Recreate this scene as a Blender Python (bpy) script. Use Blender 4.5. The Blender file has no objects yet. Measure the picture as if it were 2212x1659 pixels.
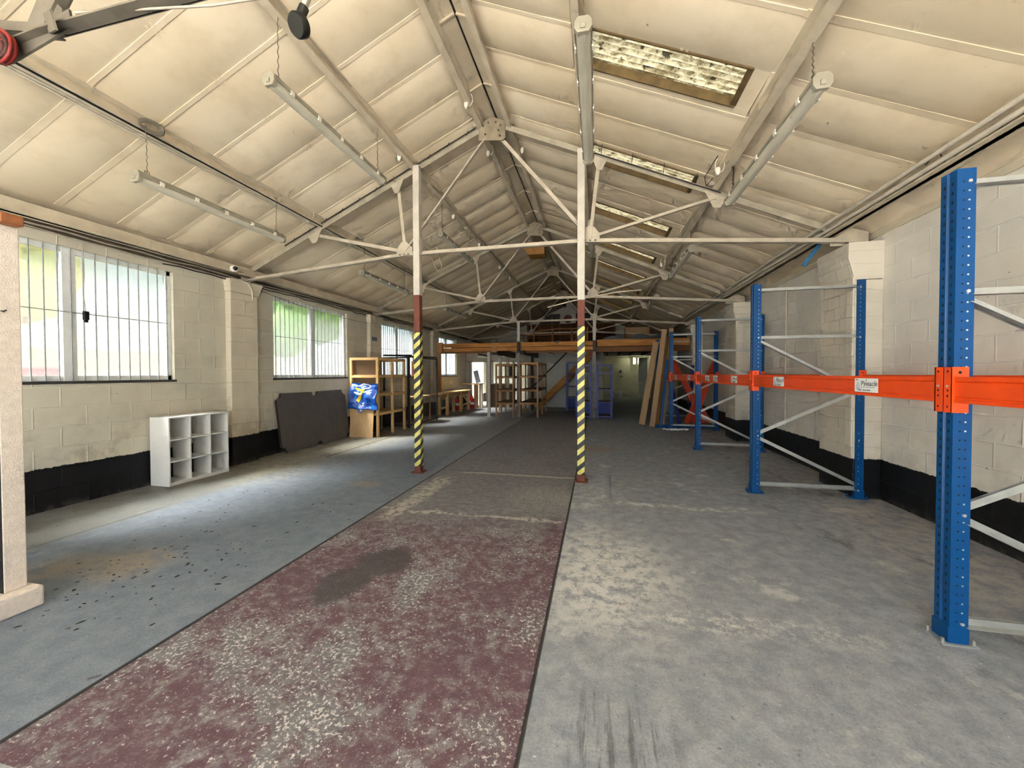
import bpy, math, random
from mathutils import Vector, Matrix
random.seed(7)
S = bpy.context.scene
COL = S.collection
R = math.radians

# ------------------------------------------------------------------ camera
CAM = (0.0, 0.0, 1.5)
FPX, YAW, PITCH, ROLL, SY = 831.5, 0.2174, -0.0178, -0.0028, -7.3
fw = Vector((-math.sin(YAW)*math.cos(PITCH), math.cos(YAW)*math.cos(PITCH), math.sin(PITCH)))
r0 = Vector((math.cos(YAW), math.sin(YAW), 0)); u0 = r0.cross(fw)
rt = r0*math.cos(ROLL)+u0*math.sin(ROLL); up = -r0*math.sin(ROLL)+u0*math.cos(ROLL)
cd = bpy.data.cameras.new('camera'); cam = bpy.data.objects.new('camera', cd); COL.objects.link(cam)
cam.matrix_world = Matrix(((rt.x, up.x, -fw.x, CAM[0]), (rt.y, up.y, -fw.y, CAM[1]), (rt.z, up.z, -fw.z, CAM[2]), (0, 0, 0, 1)))
cd.sensor_fit = 'HORIZONTAL'; cd.sensor_width = 36; cd.lens = 36*FPX/2212; cd.shift_y = SY/2212
cd.clip_start = 0.05; cd.clip_end = 300
S.camera = cam

# ------------------------------------------------------------------ materials
def s2l(c):
    c = c/255.0
    return c/12.92 if c <= 0.04045 else ((c+0.055)/1.055)**2.4
def rgb(r, g, b): return (s2l(r), s2l(g), s2l(b), 1)
class NT:
    def __init__(s, name):
        s.m = bpy.data.materials.new(name); s.m.use_nodes = True
        s.t = s.m.node_tree; s.t.nodes.clear()
        s.out = s.t.nodes.new('ShaderNodeOutputMaterial')
        s._tc = None; s._sep = None
    def n(s, typ, ins=None, **props):
        nd = s.t.nodes.new('ShaderNode'+typ)
        for k, v in props.items(): setattr(nd, k, v)
        for k, v in (ins or {}).items(): s.put(nd.inputs[k], v)
        return nd
    def put(s, sock, v):
        if isinstance(v, bpy.types.NodeSocket): s.t.links.new(v, sock)
        elif v is not None: sock.default_value = v
    def pos(s):
        if not s._tc: s._tc = s.n('TexCoord').outputs['Object']
        return s._tc
    def xyz(s):
        if not s._sep: s._sep = s.n('SeparateXYZ', {0: s.pos()})
        return s._sep.outputs
    def math(s, op, a, b=None, c=None, clamp=False):
        nd = s.n('Math', operation=op, use_clamp=clamp)
        s.put(nd.inputs[0], a)
        if b is not None: s.put(nd.inputs[1], b)
        if c is not None: s.put(nd.inputs[2], c)
        return nd.outputs[0]
    def step(s, v, a, b):                      # smooth 0..1 between a and b (a may be above b)
        nd = s.n('MapRange', interpolation_type='SMOOTHSTEP', clamp=True)
        s.put(nd.inputs['Value'], v)
        if a <= b: nd.inputs['From Min'].default_value, nd.inputs['From Max'].default_value = a, b
        else:
            nd.inputs['From Min'].default_value, nd.inputs['From Max'].default_value = b, a
            nd.inputs['To Min'].default_value, nd.inputs['To Max'].default_value = 1, 0
        return nd.outputs['Result']
    def noise(s, scale, detail=4, rough=.55, vec=None, dist=0):
        nd = s.n('TexNoise', {'Vector': vec if vec is not None else s.pos(), 'Scale': scale, 'Detail': detail, 'Roughness': rough, 'Distortion': dist})
        return nd.outputs['Fac']
    def scaled(s, x, y, z, ox=0, oy=0, oz=0):
        nd = s.n('Mapping', {'Vector': s.pos(), 'Scale': (x, y, z), 'Location': (ox, oy, oz)})
        return nd.outputs[0]
    def mix(s, f, a, b, mode='MIX'):
        nd = s.n('Mix', data_type='RGBA', blend_type=mode)
        s.put(nd.inputs[0], f); s.put(nd.inputs[6], a); s.put(nd.inputs[7], b)
        return nd.outputs[2]
    def bump(s, h, strength=.3, dist=.01):
        return s.n('Bump', {'Height': h, 'Strength': strength, 'Distance': dist}).outputs[0]
    def pr(s, col, rough=.6, metal=0, normal=None, spec=.5, **kw):
        nd = s.n('BsdfPrincipled', {'Base Color': col, 'Roughness': rough, 'Metallic': metal, 'Specular IOR Level': spec})
        if normal is not None: s.put(nd.inputs['Normal'], normal)
        for k, v in kw.items(): s.put(nd.inputs[k.replace('_', ' ')], v)
        return nd.outputs[0]
    def fin(s, sh):
        s.t.links.new(sh, s.out.inputs['Surface']); return s.m

def simple(name, c, rough=.6, metal=0, var=.15, scale=6, bump=0, dirt=None, spec=.4):
    N = NT(name); c = rgb(*c)
    lo = tuple(v*(1-var) for v in c[:3])+(1,); hi = tuple(min(1, v*(1+var)) for v in c[:3])+(1,)
    nz = N.noise(scale, 3, .6)
    col = N.mix(N.step(nz, .3, .7), lo, hi)
    if dirt:
        d = N.step(N.noise(dirt[1], 6, .7), dirt[2], dirt[2]+.12)
        col = N.mix(N.math('MULTIPLY', d, dirt[3]), col, rgb(*dirt[0]))
    nrm = N.bump(N.noise(scale*4, 5, .6), bump, .004) if bump else None
    return N.fin(N.pr(col, rough, metal, nrm, spec))

def wood(name, c, c2, axis=1, scale=1.0, rough=.65):
    N = NT(name)
    st = [14, 14, 14]; st[axis] = 1.1
    v = N.scaled(*[x*scale for x in st])
    g = N.noise(1.6, 6, .65, v, 1.2)
    k = N.step(N.noise(.9, 2, .5, v), .66, .74)
    col = N.mix(N.step(g, .3, .72), rgb(*c), rgb(*c2))
    col = N.mix(N.math('MULTIPLY', k, .5), col, tuple(v_*.35 for v_ in rgb(*c)[:3])+(1,))
    return N.fin(N.pr(col, rough, 0, N.bump(g, .15, .003), .3))

def block_wall(name, ax, cream, blk=True, bandz=.47, size=(.45, .2275), streak=.35, bstr=.55):
    N = NT(name); o = N.xyz()
    cmb = N.n('CombineXYZ', {0: o[ax], 1: o[2], 2: 0.0}).outputs[0]
    bt = N.n('TexBrick', {'Vector': cmb, 'Scale': 1.0, 'Mortar Size': .009, 'Mortar Smooth': .6, 'Brick Width': size[0], 'Row Height': size[1], 'Color1': (1, 1, 1, 1), 'Color2': (.82, .82, .82, 1), 'Mortar': (.5, .5, .5, 1)})
    bt.offset = .5
    fac = bt.outputs['Fac']
    fine = N.noise(38, 3, .65); big = N.noise(1.3, 3, .6); lump = N.noise(9, 3, .6)
    c = rgb(*cream)
    col = N.mix(N.step(big, .3, .7), tuple(v*.86 for v in c[:3])+(1,), c)
    col = N.mix(N.math('MULTIPLY', N.step(bt.outputs['Color'], .85, 1.0), .10), col, (c[0]*.8, c[1]*.8, c[2]*.78, 1))
    col = N.mix(N.math('MULTIPLY', fac, .35), col, tuple(min(.86, v*1.25) for v in c[:3])+(1,))
    # grime near the floor band and rusty specks
    g = N.math('MULTIPLY', N.step(o[2], 1.3, .45), N.step(N.noise(3.2, 4, .7), .46, .64))
    col = N.mix(N.math('MULTIPLY', g, streak), col, rgb(120, 105, 80))
    sp = N.step(N.noise(17, 2, .5), .76, .79)
    col = N.mix(N.math('MULTIPLY', sp, .6), col, rgb(70, 52, 38))
    h = N.math('ADD', N.math('MULTIPLY', fac, 1.1), N.math('ADD', N.math('MULTIPLY', fine, .18), N.math('MULTIPLY', lump, .35)))
    if blk:
        edge = N.math('ADD', o[2], N.math('MULTIPLY', N.math('SUBTRACT', N.noise(14, 3, .7), .5), .05))
        b = N.step(edge, bandz+.004, bandz-.004)
        scuff = N.step(N.noise(7, 5, .78), .60, .72)
        black = N.mix(N.math('MULTIPLY', scuff, .25), (.0055, .0055, .006, 1), rgb(84, 84, 80))
        dust = N.math('MULTIPLY', N.step(o[2], .09, .0), N.step(N.noise(11, 5, .7), .42, .62))
        black = N.mix(N.math('MULTIPLY', dust, .35), black, rgb(105, 102, 96))
        col = N.mix(b, col, black)
        rgh = N.math('SUBTRACT', .8, N.math('MULTIPLY', b, .3))
    else: rgh = .8
    return N.fin(N.pr(col, rgh, 0, N.bump(h, bstr, .008), .25))

def floor_mat(zone):
    # one concrete floor, three painted strips (left blue-grey, middle red, right grey) and the plain far part
    N = NT('painted_concrete_'+zone); o = N.xyz(); x, y = o[0], o[1]
    L, C_, R_, P_ = [zone == k for k in ('left', 'middle', 'right', 'plain')]
    AND = lambda a, b: N.math('MULTIPLY', a, b)
    MAX = lambda a, b: N.math('MAXIMUM', a, b)
    fine = N.noise(85, 4, .8); mid = N.noise(13 if C_ else 8, 6, .72); pat = N.noise(1.5, 6, .72, N.scaled(1, 1, 1, 5, 2, 0))
    jn = N.math('SUBTRACT', N.noise(2.2, 4, .7), .5)
    def jit(v, amt): return N.math('ADD', v, N.math('MULTIPLY', jn, amt))
    def rng(v, a, b, e): return N.math('MULTIPLY', N.step(v, a-e, a+e), N.step(v, b+e, b-e))
    def ell(cx, cy, rx, ry, e0=.7, e1=1.15, wob=.9):
        dx = N.math('DIVIDE', N.math('SUBTRACT', x, cx), rx); dy = N.math('DIVIDE', N.math('SUBTRACT', y, cy), ry)
        d = N.math('SQRT', N.math('ADD', N.math('MULTIPLY', dx, dx), N.math('MULTIPLY', dy, dy)))
        return N.step(N.math('ADD', d, N.math('MULTIPLY', jn, wob)), e1, e0)
    def near(v, at, w): return N.step(N.math('ABSOLUTE', N.math('SUBTRACT', v, at)), w, w*.3)
    col = N.mix(N.step(mid, .35, .68), rgb(132, 138, 145), rgb(158, 163, 168))
    if P_: col = N.mix(N.step(mid, .35, .68), rgb(142, 145, 148), rgb(168, 170, 170))
    sm = None
    if L:
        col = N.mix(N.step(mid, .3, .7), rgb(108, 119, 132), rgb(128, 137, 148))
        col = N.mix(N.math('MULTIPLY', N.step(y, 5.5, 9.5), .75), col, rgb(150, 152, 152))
        col = N.mix(N.math('MULTIPLY', N.step(x, -4.6, -4.9), .7), col, rgb(122, 120, 110))
        col = N.mix(AND(AND(N.step(x, -5.0, -5.7), N.step(pat, .42, .6)), .55), col, rgb(94, 84, 68))
        col = N.mix(AND(AND(rng(y, 4.6, 9.5, .9), AND(N.step(jit(x, 1.4), -3.9, -4.7), N.step(mid, .38, .58))), .55), col, rgb(168, 158, 128))
        for cx, cy, rx, ry, a in ((-3.1, 4.68, .28, .15, .5), (-3.7, 2.3, .42, .34, .6), (-4.1, 2.1, .3, .3, .4)):
            col = N.mix(AND(AND(ell(cx, cy, rx, ry, .2, 1.25, 1.3), N.step(mid, .3, .55)), a), col, rgb(164, 142, 112))
        sp = AND(N.step(y, 4.2, 2.6), N.step(N.noise(11, 2, .6, N.scaled(1, 1, 1, 1.3, .4, 0)), .70, .72))
        col = N.mix(AND(sp, .7), col, rgb(62, 64, 66))
        col = N.mix(AND(AND(N.step(pat, .6, .68), N.step(fine, .45, .6)), .5), col, rgb(182, 178, 168))
        sm = AND(near(jit(x, .03), -4.8, .03), MAX(AND(rng(y, 6.1, 8.6, .15), .85), AND(N.step(y, 3.6, 3.2), .4)))
        sm = MAX(sm, near(x, -2.383, .016))
    if C_:
        base = N.mix(N.step(mid, .35, .68), rgb(110, 110, 113), rgb(138, 138, 139))
        red = N.mix(N.step(mid, .3, .7), rgb(92, 70, 78), rgb(114, 92, 99))
        rm = AND(N.step(jit(y, 1.4), 4.3, 3.0), N.step(N.math('ADD', mid, N.math('MULTIPLY', pat, .6)), 1.0, .72))
        rm = MAX(rm, AND(N.step(x, -.56, -.42), AND(N.step(y, 4.2, 3.6), N.step(mid, .7, .5))))
        col = N.mix(rm, base, red)
        col = N.mix(AND(N.step(pat, .53, .62), .7), col, rgb(112, 112, 114))
        f2 = N.noise(46, 5, .8)
        fl = N.step(N.math('ADD', f2, N.math('MULTIPLY', pat, .40)), .775, .815)
        col = N.mix(AND(fl, AND(N.step(y, 4.8, 3.0), .8)), col, rgb(222, 219, 216))
        col = N.mix(AND(MAX(ell(-1.78, 2.4, .2, .28, .7, 1.05, 1.0), ell(-1.66, 2.78, .26, .26, .7, 1.05, 1.0)), .85), col, rgb(74, 71, 72))
        bl = AND(AND(near(jit(x, .45), -2.14, .17), rng(y, 3.6, 5.2, .2)), N.step(mid, .38, .55))
        bl = MAX(bl, AND(near(jit(y, .32), 3.88, .055), N.step(mid, .40, .54)))
        bl = MAX(bl, AND(near(jit(y, .1), 5.55, .05), AND(N.step(x, -2.1, -1.9), .9)))
        bl = MAX(bl, AND(AND(ell(-.6, 4.6, .5, .5, .2, 1.3, 1.2), N.step(f2, .46, .6)), .8))
        col = N.mix(AND(bl, .75), col, rgb(196, 190, 178))
        sm = MAX(MAX(near(x, -2.377, .016), near(x, -.302, .012)), AND(near(jit(y, .03), 5.66, .014), .6))
        sm = AND(sm, N.step(y, 12.5, 9))
    if R_:
        f2 = N.noise(9, 6, .8)
        bl = AND(ell(.05, 3.0, .55, .85, .3, 1.35, 1.0), N.step(f2, .40, .56))
        bl = MAX(bl, AND(ell(.7, 2.5, .9, .14, .2, 1.2, 1.6), N.step(f2, .47, .6)))
        bl = MAX(bl, AND(AND(near(jit(y, .5), 4.6, .11), rng(x, .2, 1.7, .2)), N.step(f2, .44, .6)))
        bl = MAX(bl, AND(N.step(pat, .585, .67), .6))
        bl = MAX(bl, AND(AND(ell(-.05, 4.9, .35, .4, .3, 1.3, 1.2), N.step(f2, .48, .62)), .7))
        col = N.mix(AND(bl, .85), col, rgb(210, 210, 206))
        col = N.mix(AND(AND(ell(0, 7.82, .45, .3, .2, 1.25, 1.1), N.step(mid, .3, .55)), .55), col, rgb(160, 120, 80))
        ed = AND(N.step(jit(x, .9), 2.0, 2.9), N.step(mid, .38, .6))
        col = N.mix(AND(ed, .5), col, rgb(184, 176, 160))
        col = N.mix(AND(AND(N.step(x, 1.2, 2.4), N.step(N.noise(1.9, 5, .7, N.scaled(1.6, .8, 1, 2, 7, 0)), .56, .68)), .6), col, rgb(82, 74, 67))
        tr = AND(AND(rng(jit(x, .1), -.1, .3, .06), N.step(y, 2.0, 1.6)), N.step(N.noise(1, 4, .7, N.scaled(26, 2, 1)), .48, .62))
        col = N.mix(AND(tr, .6), col, rgb(70, 68, 66))
        sm = AND(near(x, -.298, .012), N.step(y, 13, 10))
    col = N.mix(N.math('MULTIPLY', N.step(fine, .40, .66), .5), col, N.mix(1.0, col, (.58, .57, .56, 1), 'MULTIPLY'))
    col = N.mix(N.math('MULTIPLY', N.step(fine, .40, .30), .45), col, rgb(204, 200, 192))
    if not P_:
        pit = N.step(N.noise(30, 3, .65, N.scaled(1, 1, 1, 7, 3, 0)), .36, .31)
        col = N.mix(AND(pit, .5), col, rgb(66, 66, 68))
        wsp = N.step(N.noise(40, 2, .5, N.scaled(1, 1, 1, 4, 4, 0)), .74, .77)
        col = N.mix(AND(wsp, .6), col, rgb(224, 222, 216))
    h = N.math('ADD', N.math('MULTIPLY', mid, .5), N.math('MULTIPLY', fine, .5))
    if sm is not None:
        col = N.mix(AND(sm, .92), col, rgb(40, 38, 36)); h = N.math('ADD', h, N.math('MULTIPLY', sm, -1.2))
    return N.fin(N.pr(col, .66 if L else .78, 0, N.bump(h, .35, .006), .3))

def ceiling_mat():
    N = NT('painted_lining_board')
    c = rgb(232, 218, 194)
    big = N.noise(.55, 2, .6); md = N.noise(2.6, 5, .65); fn = N.noise(30, 2, .7)
    col = N.mix(N.step(big, .3, .7), rgb(218, 202, 174), c)
    col = N.mix(N.math('MULTIPLY', N.step(md, .42, .72), .32), col, rgb(192, 172, 142))
    mk = N.step(N.noise(5.2, 4, .72, N.scaled(.5, 1.5, 1, 2, 3, 0)), .70, .76)
    col = N.mix(N.math('MULTIPLY', mk, .35), col, rgb(130, 110, 84))
    fl = N.step(N.noise(14, 3, .5), .735, .76)
    col = N.mix(N.math('MULTIPLY', fl, .5), col, rgb(232, 220, 198))
    return N.fin(N.pr(col, .75, 0, N.bump(N.math('ADD', N.math('MULTIPLY', md, .8), N.math('MULTIPLY', fn, .1)), .12, .01), .2))

def tape_mat():
    N = NT('hazard_tape'); o = N.xyz()
    u = N.math('SUBTRACT', o[0], N.math('MULTIPLY', o[1], -1.0))
    s_ = N.math('FRACT', N.math('DIVIDE', N.math('SUBTRACT', o[2], N.math('MULTIPLY', u, .85)), .15))
    k = N.math('MULTIPLY', N.step(s_, .49, .50), N.step(s_, .995, .985))
    y_ = N.mix(N.step(N.noise(9, 5, .6), .35, .7), rgb(196, 186, 96), rgb(224, 214, 128))
    y_ = N.mix(N.math('MULTIPLY', N.step(N.noise(30, 3, .5), .68, .72), .6), y_, rgb(110, 96, 40))
    col = N.mix(k, y_, rgb(34, 38, 40))
    return N.fin(N.pr(col, .45, 0, N.bump(N.noise(18, 3, .5), .08, .003), .45))

def skylight_mat():
    N = NT('lichened_rooflight'); o = N.xyz()
    wav = N.math('COSINE', N.math('MULTIPLY', N.math('ADD', o[1], .265), 2*math.pi/.073))
    lich = N.noise(16, 5, .75, N.scaled(.55, 1.6, 1)); blot = N.noise(7, 4, .65, N.scaled(.6, 1, 1)); spot = N.step(N.noise(15, 2, .5, N.scaled(1, 1, 1, 3, 1, 2)), .63, .68)
    v = N.math('ADD', lich, N.math('MULTIPLY', wav, -.07))
    col = N.mix(N.step(v, .36, .60), rgb(92, 82, 58), rgb(186, 178, 150))
    col = N.mix(N.math('MULTIPLY', N.step(blot, .46, .66), .75), col, rgb(98, 86, 58))
    col = N.mix(N.math('MULTIPLY', spot, .85), col, rgb(30, 27, 20))
    d = N.n('BsdfDiffuse', {'Color': col}).outputs[0]
    t = N.n('BsdfTranslucent', {'Color': col}).outputs[0]
    return N.fin(N.n('MixShader', {0: .16, 1: d, 2: t}).outputs[0])

def pane_mat():
    N = NT('frosted_ribbed_glass'); o = N.xyz()
    rib = N.math('SINE', N.math('MULTIPLY', o[1], 170.0))
    h = N.math('ADD', N.math('MULTIPLY', rib, .5), N.noise(140, 3, .6))
    nb = N.bump(h, .35, .004)
    tr = N.n('BsdfTransparent', {'Color': (.96, .98, 1, 1)}).outputs[0]
    tl = N.n('BsdfTranslucent', {'Color': (.12, .128, .13, 1), 'Normal': nb}).outputs[0]
    rf = N.n('BsdfRefraction', {'Color': (.11, .115, .115, 1), 'Roughness': .42, 'IOR': 1.22, 'Normal': nb}).outputs[0]
    a = N.n('MixShader', {0: .38, 1: rf, 2: tl}).outputs[0]
    return N.fin(N.n('MixShader', {0: .24, 1: a, 2: tr}).outputs[0])

def chip_mat(name, c, c2, sc=55):
    N = NT(name)
    f = N.noise(sc, 6, .8); v = N.n('TexVoronoi', {'Vector': N.pos(), 'Scale': sc*1.4}).outputs['Distance']
    col = N.mix(N.step(f, .36, .66), rgb(*c), rgb(*c2))
    col = N.mix(N.math('MULTIPLY', N.step(v, .25, .6), .3), col, rgb(*c))
    return N.fin(N.pr(col, .8, 0, N.bump(f, .2, .002), .15))

M = {}
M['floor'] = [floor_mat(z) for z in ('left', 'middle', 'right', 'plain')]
M['wall_l'] = block_wall('painted_block_left', 1, (206, 200, 182))
M['wall_r'] = block_wall('painted_block_right', 1, (230, 226, 216), streak=.15)
M['wall_e'] = block_wall('painted_block_end', 0, (206, 202, 190), blk=False)
M['pil'] = block_wall('painted_pier_brick', 1, (214, 206, 190), size=(.235, .155), bstr=.7)
M['pil2'] = block_wall('painted_pier_block', 1, (216, 206, 184), size=(.6, .2275))
M['render'] = simple('rough_painted_render', (216, 204, 192), .85, 0, .07, 30, .9)
M['blackblock'] = block_wall('black_brick_face', 0, (26, 25, 24), blk=False, size=(.22, .105), streak=0)
M['ceil'] = ceiling_mat()
M['steelp'] = simple('painted_roof_steel', (176, 166, 148), .55, 0, .14, 5, .06, ((110, 92, 72), 9, .62, .45))
M['purlin'] = simple('painted_purlin', (196, 184, 162), .6, 0, .12, 4, .05, ((104, 86, 64), 12, .62, .5))
M['greysteel'] = simple('shade_toned_grey_steel', (100, 93, 82), .5, 0, .16, 6, .06, ((90, 78, 62), 8, .6, .4))  # grey steel, colour darkened to stand for the backlit corner truss
M['reveal'] = simple('dirty_reveal_timber', (96, 78, 48), .8, 0, .25, 9)
M['rafter'] = simple('dull_rafter_paint', (156, 148, 130), .6, 0, .14, 5, .05, ((100, 86, 68), 9, .6, .4))
M['ridgeplate'] = simple('dusty_ridge_plate', (136, 124, 104), .6, 0, .2, 5, .06)
M['paintw'] = simple('white_post_paint', (188, 182, 170), .5, 0, .08, 8, .05, ((96, 60, 46), 22, .70, .6))
M['greypost'] = simple('worn_grey_post', (128, 126, 122), .6, 0, .3, 5, .1, ((62, 60, 58), 7, .52, .7))
M['redox'] = simple('red_oxide', (104, 56, 44), .7, 0, .14, 10, .1)
M['tape'] = tape_mat()
M['blackiron'] = simple('black_iron', (34, 32, 31), .55, .2, .25, 10, .1)
M['plastic'] = simple('housing_plastic', (150, 145, 128), .45, 0, .10, 8)
M['clip'] = simple('clip_white', (226, 220, 206), .4, 0, .05, 8)
M['whitepl'] = simple('white_plastic', (228, 226, 220), .35, 0, .04, 8)
M['diffuser'] = simple('aged_lamp_diffuser', (196, 191, 174), .28, 0, .06, 4, 0, None, .5)
M['upvc'] = simple('white_frame', (226, 230, 230), .35, 0, .05, 8, 0, ((150, 150, 140), 9, .6, .3))
M['sill'] = simple('dark_sill', (58, 56, 52), .7, 0, .2, 12)
M['bar'] = simple('window_bar_paint', (150, 152, 150), .5, .3, .15, 20)
M['eavesshade'] = simple('eaves_shade_plate', (92, 84, 72), .85, 0, .3, 8, .3)
M['cable'] = simple('grey_cable', (160, 150, 136), .6, 0, .12, 14)
M['cableblk'] = simple('black_cable', (22, 21, 20), .55, 0, .2, 14)
M['chain'] = simple('dull_chain', (116, 106, 90), .5, .6, .2, 30)
M['cond'] = simple('pale_conduit', (206, 198, 182), .4, 0, .08, 8, 0, ((140, 120, 96), 14, .6, .4))
M['rackblue'] = simple('rack_blue', (0, 66, 120), .4, 0, .08, 5, 0, None, .3)
M['darkblue'] = simple('dark_blue_steel', (22, 42, 112), .5, .1, .15, 6)
M['shelfblue'] = simple('old_blue_shelf', (60, 68, 128), .5, .1, .18, 7, 0, ((40, 42, 74), 6, .55, .5))
M['rackslot'] = simple('rack_slot', (8, 16, 40), .9, 0, .1, 5)
M['boltw'] = simple('bright_bolt', (220, 220, 218), .3, .8, .05, 5)
M['orange'] = simple('rack_orange', (228, 74, 16), .38, 0, .06, 5, 0, None, .5)
M['orangedark'] = simple('rack_orange_old', (196, 60, 22), .42, 0, .12, 5)
M['galv'] = simple('galvanised_brace', (176, 178, 174), .4, .55, .08, 12)
M['paper'] = simple('white_paper', (232, 234, 232), .6, 0, .03, 20)
M['ink'] = simple('grey_ink', (58, 66, 68), .8, 0, .1, 5)
M['inkblue'] = simple('blue_ink', (112, 128, 160), .8, 0, .1, 5)
M['melamine'] = simple('white_melamine', (222, 222, 218), .45, 0, .03, 6)
M['slate'] = simple('grey_slate', (84, 80, 76), .75, 0, .10, 6, .12, ((122, 118, 112), 10, .68, .35))
M['slateedge'] = simple('slate_edge', (46, 38, 34), .9, 0, .25, 20, .4)
M['pine'] = wood('new_pine', (206, 164, 106), (226, 190, 134), 2)
M['piney'] = wood('pine_rail', (204, 160, 100), (228, 190, 132), 1)
M['pinex'] = wood('pine_cross', (200, 156, 98), (226, 188, 130), 0)
M['oldpine'] = wood('aged_pine', (150, 108, 68), (180, 138, 94), 2)
M['oldpinex'] = wood('aged_pine_rail', (150, 108, 68), (182, 138, 94), 0)
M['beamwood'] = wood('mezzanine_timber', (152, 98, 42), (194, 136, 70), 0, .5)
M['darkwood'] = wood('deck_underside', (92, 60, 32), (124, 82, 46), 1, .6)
M['chip'] = chip_mat('chipboard', (176, 142, 100), (206, 176, 134))
M['hardb'] = chip_mat('hardboard', (92, 72, 52), (108, 86, 64), 70)
M['plank'] = chip_mat('plank_board', (156, 128, 96), (184, 156, 120), 40)
M['plankedge'] = chip_mat('plank_edge', (96, 66, 36), (128, 90, 52), 60)
M['brownb'] = chip_mat('brown_insulation_board', (72, 46, 22), (88, 58, 30), 18)
M['bag'] = None
M['bagprint_y'] = simple('yellow_print', (238, 206, 30), .4, 0, .04, 8)
M['bagprint_w'] = simple('white_print', (240, 242, 246), .4, 0, .03, 8)
M['wire'] = simple('wire_mesh', (92, 84, 74), .5, .5, .2, 20)
M['redp'] = simple('extinguisher_red', (168, 26, 22), .3, 0, .08, 8)
M['plaster'] = simple('white_plaster', (196, 194, 184), .8, 0, .07, 3, .1)
M['doorp'] = simple('off_white_door_paint', (190, 182, 160), .6, 0, .08, 3)
M['greyp'] = simple('grey_panel', (150, 156, 160), .5, 0, .08, 4)
M['brick'] = simple('orange_brick', (142, 88, 54), .85, 0, .2, 18, .5)
M['strap'] = simple('red_webbing', (112, 24, 20), .55, 0, .3, 22, .5)
M['strapgap'] = simple('fold_shade_webbing', (58, 28, 22), .7, 0, .3, 22, .5)  # darker copy that paints the shade between the sling's folds
M['coil'] = simple('dull_coil', (104, 96, 84), .6, 0, .12, 14)
M['bluestrap'] = simple('blue_webbing', (44, 96, 132), .7, 0, .15, 30)
M['heater'] = simple('heater_ochre', (132, 92, 36), .55, 0, .12, 6)
M['alum'] = simple('bright_tube', (196, 196, 186), .28, .8, .06, 8)
M['blackpl'] = simple('black_plastic', (18, 18, 16), .4, 0, .2, 8)
M['grass'] = simple('hedge_green', (112, 150, 62), .8, 0, .35, 3)
M['paleleaf'] = simple('pale_leaf', (206, 206, 140), .8, 0, .2, 3)
M['tanwall'] = simple('tan_render', (214, 196, 160), .8, 0, .08, 2)
M['extred'] = simple('dull_red_paint', (172, 60, 62), .5, 0, .1, 3)
M['extground'] = simple('pale_yard_concrete', (204, 198, 188), .9, 0, .1, 1)
M['housewall'] = simple('pale_house_render', (200, 208, 214), .8, 0, .06, 1)
M['extdark'] = simple('low_bounce_ground', (112, 116, 88), .9, 0, .2, 2)  # ground tone added dark to lower the bounce outside the left windows
M['sky'] = skylight_mat()
M['pane'] = pane_mat()
def emit(name, c, st):
    N = NT(name); return N.fin(N.n('Emission', {'Color': c, 'Strength': st}).outputs[0])
M['lampglow'] = emit('bulkhead_glow', (.9, 1, .72, 1), 5)
def bag_mat():
    N = NT('blue_carrier_plastic')
    a = N.noise(5, 5, .6, N.scaled(1, 1, 1.6), 1.5)
    col = N.mix(N.step(a, .35, .7), rgb(14, 62, 148), rgb(40, 104, 194))
    return N.fin(N.pr(col, .22, 0, N.bump(a, .8, .03), .7))
M['bag'] = bag_mat()

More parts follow.
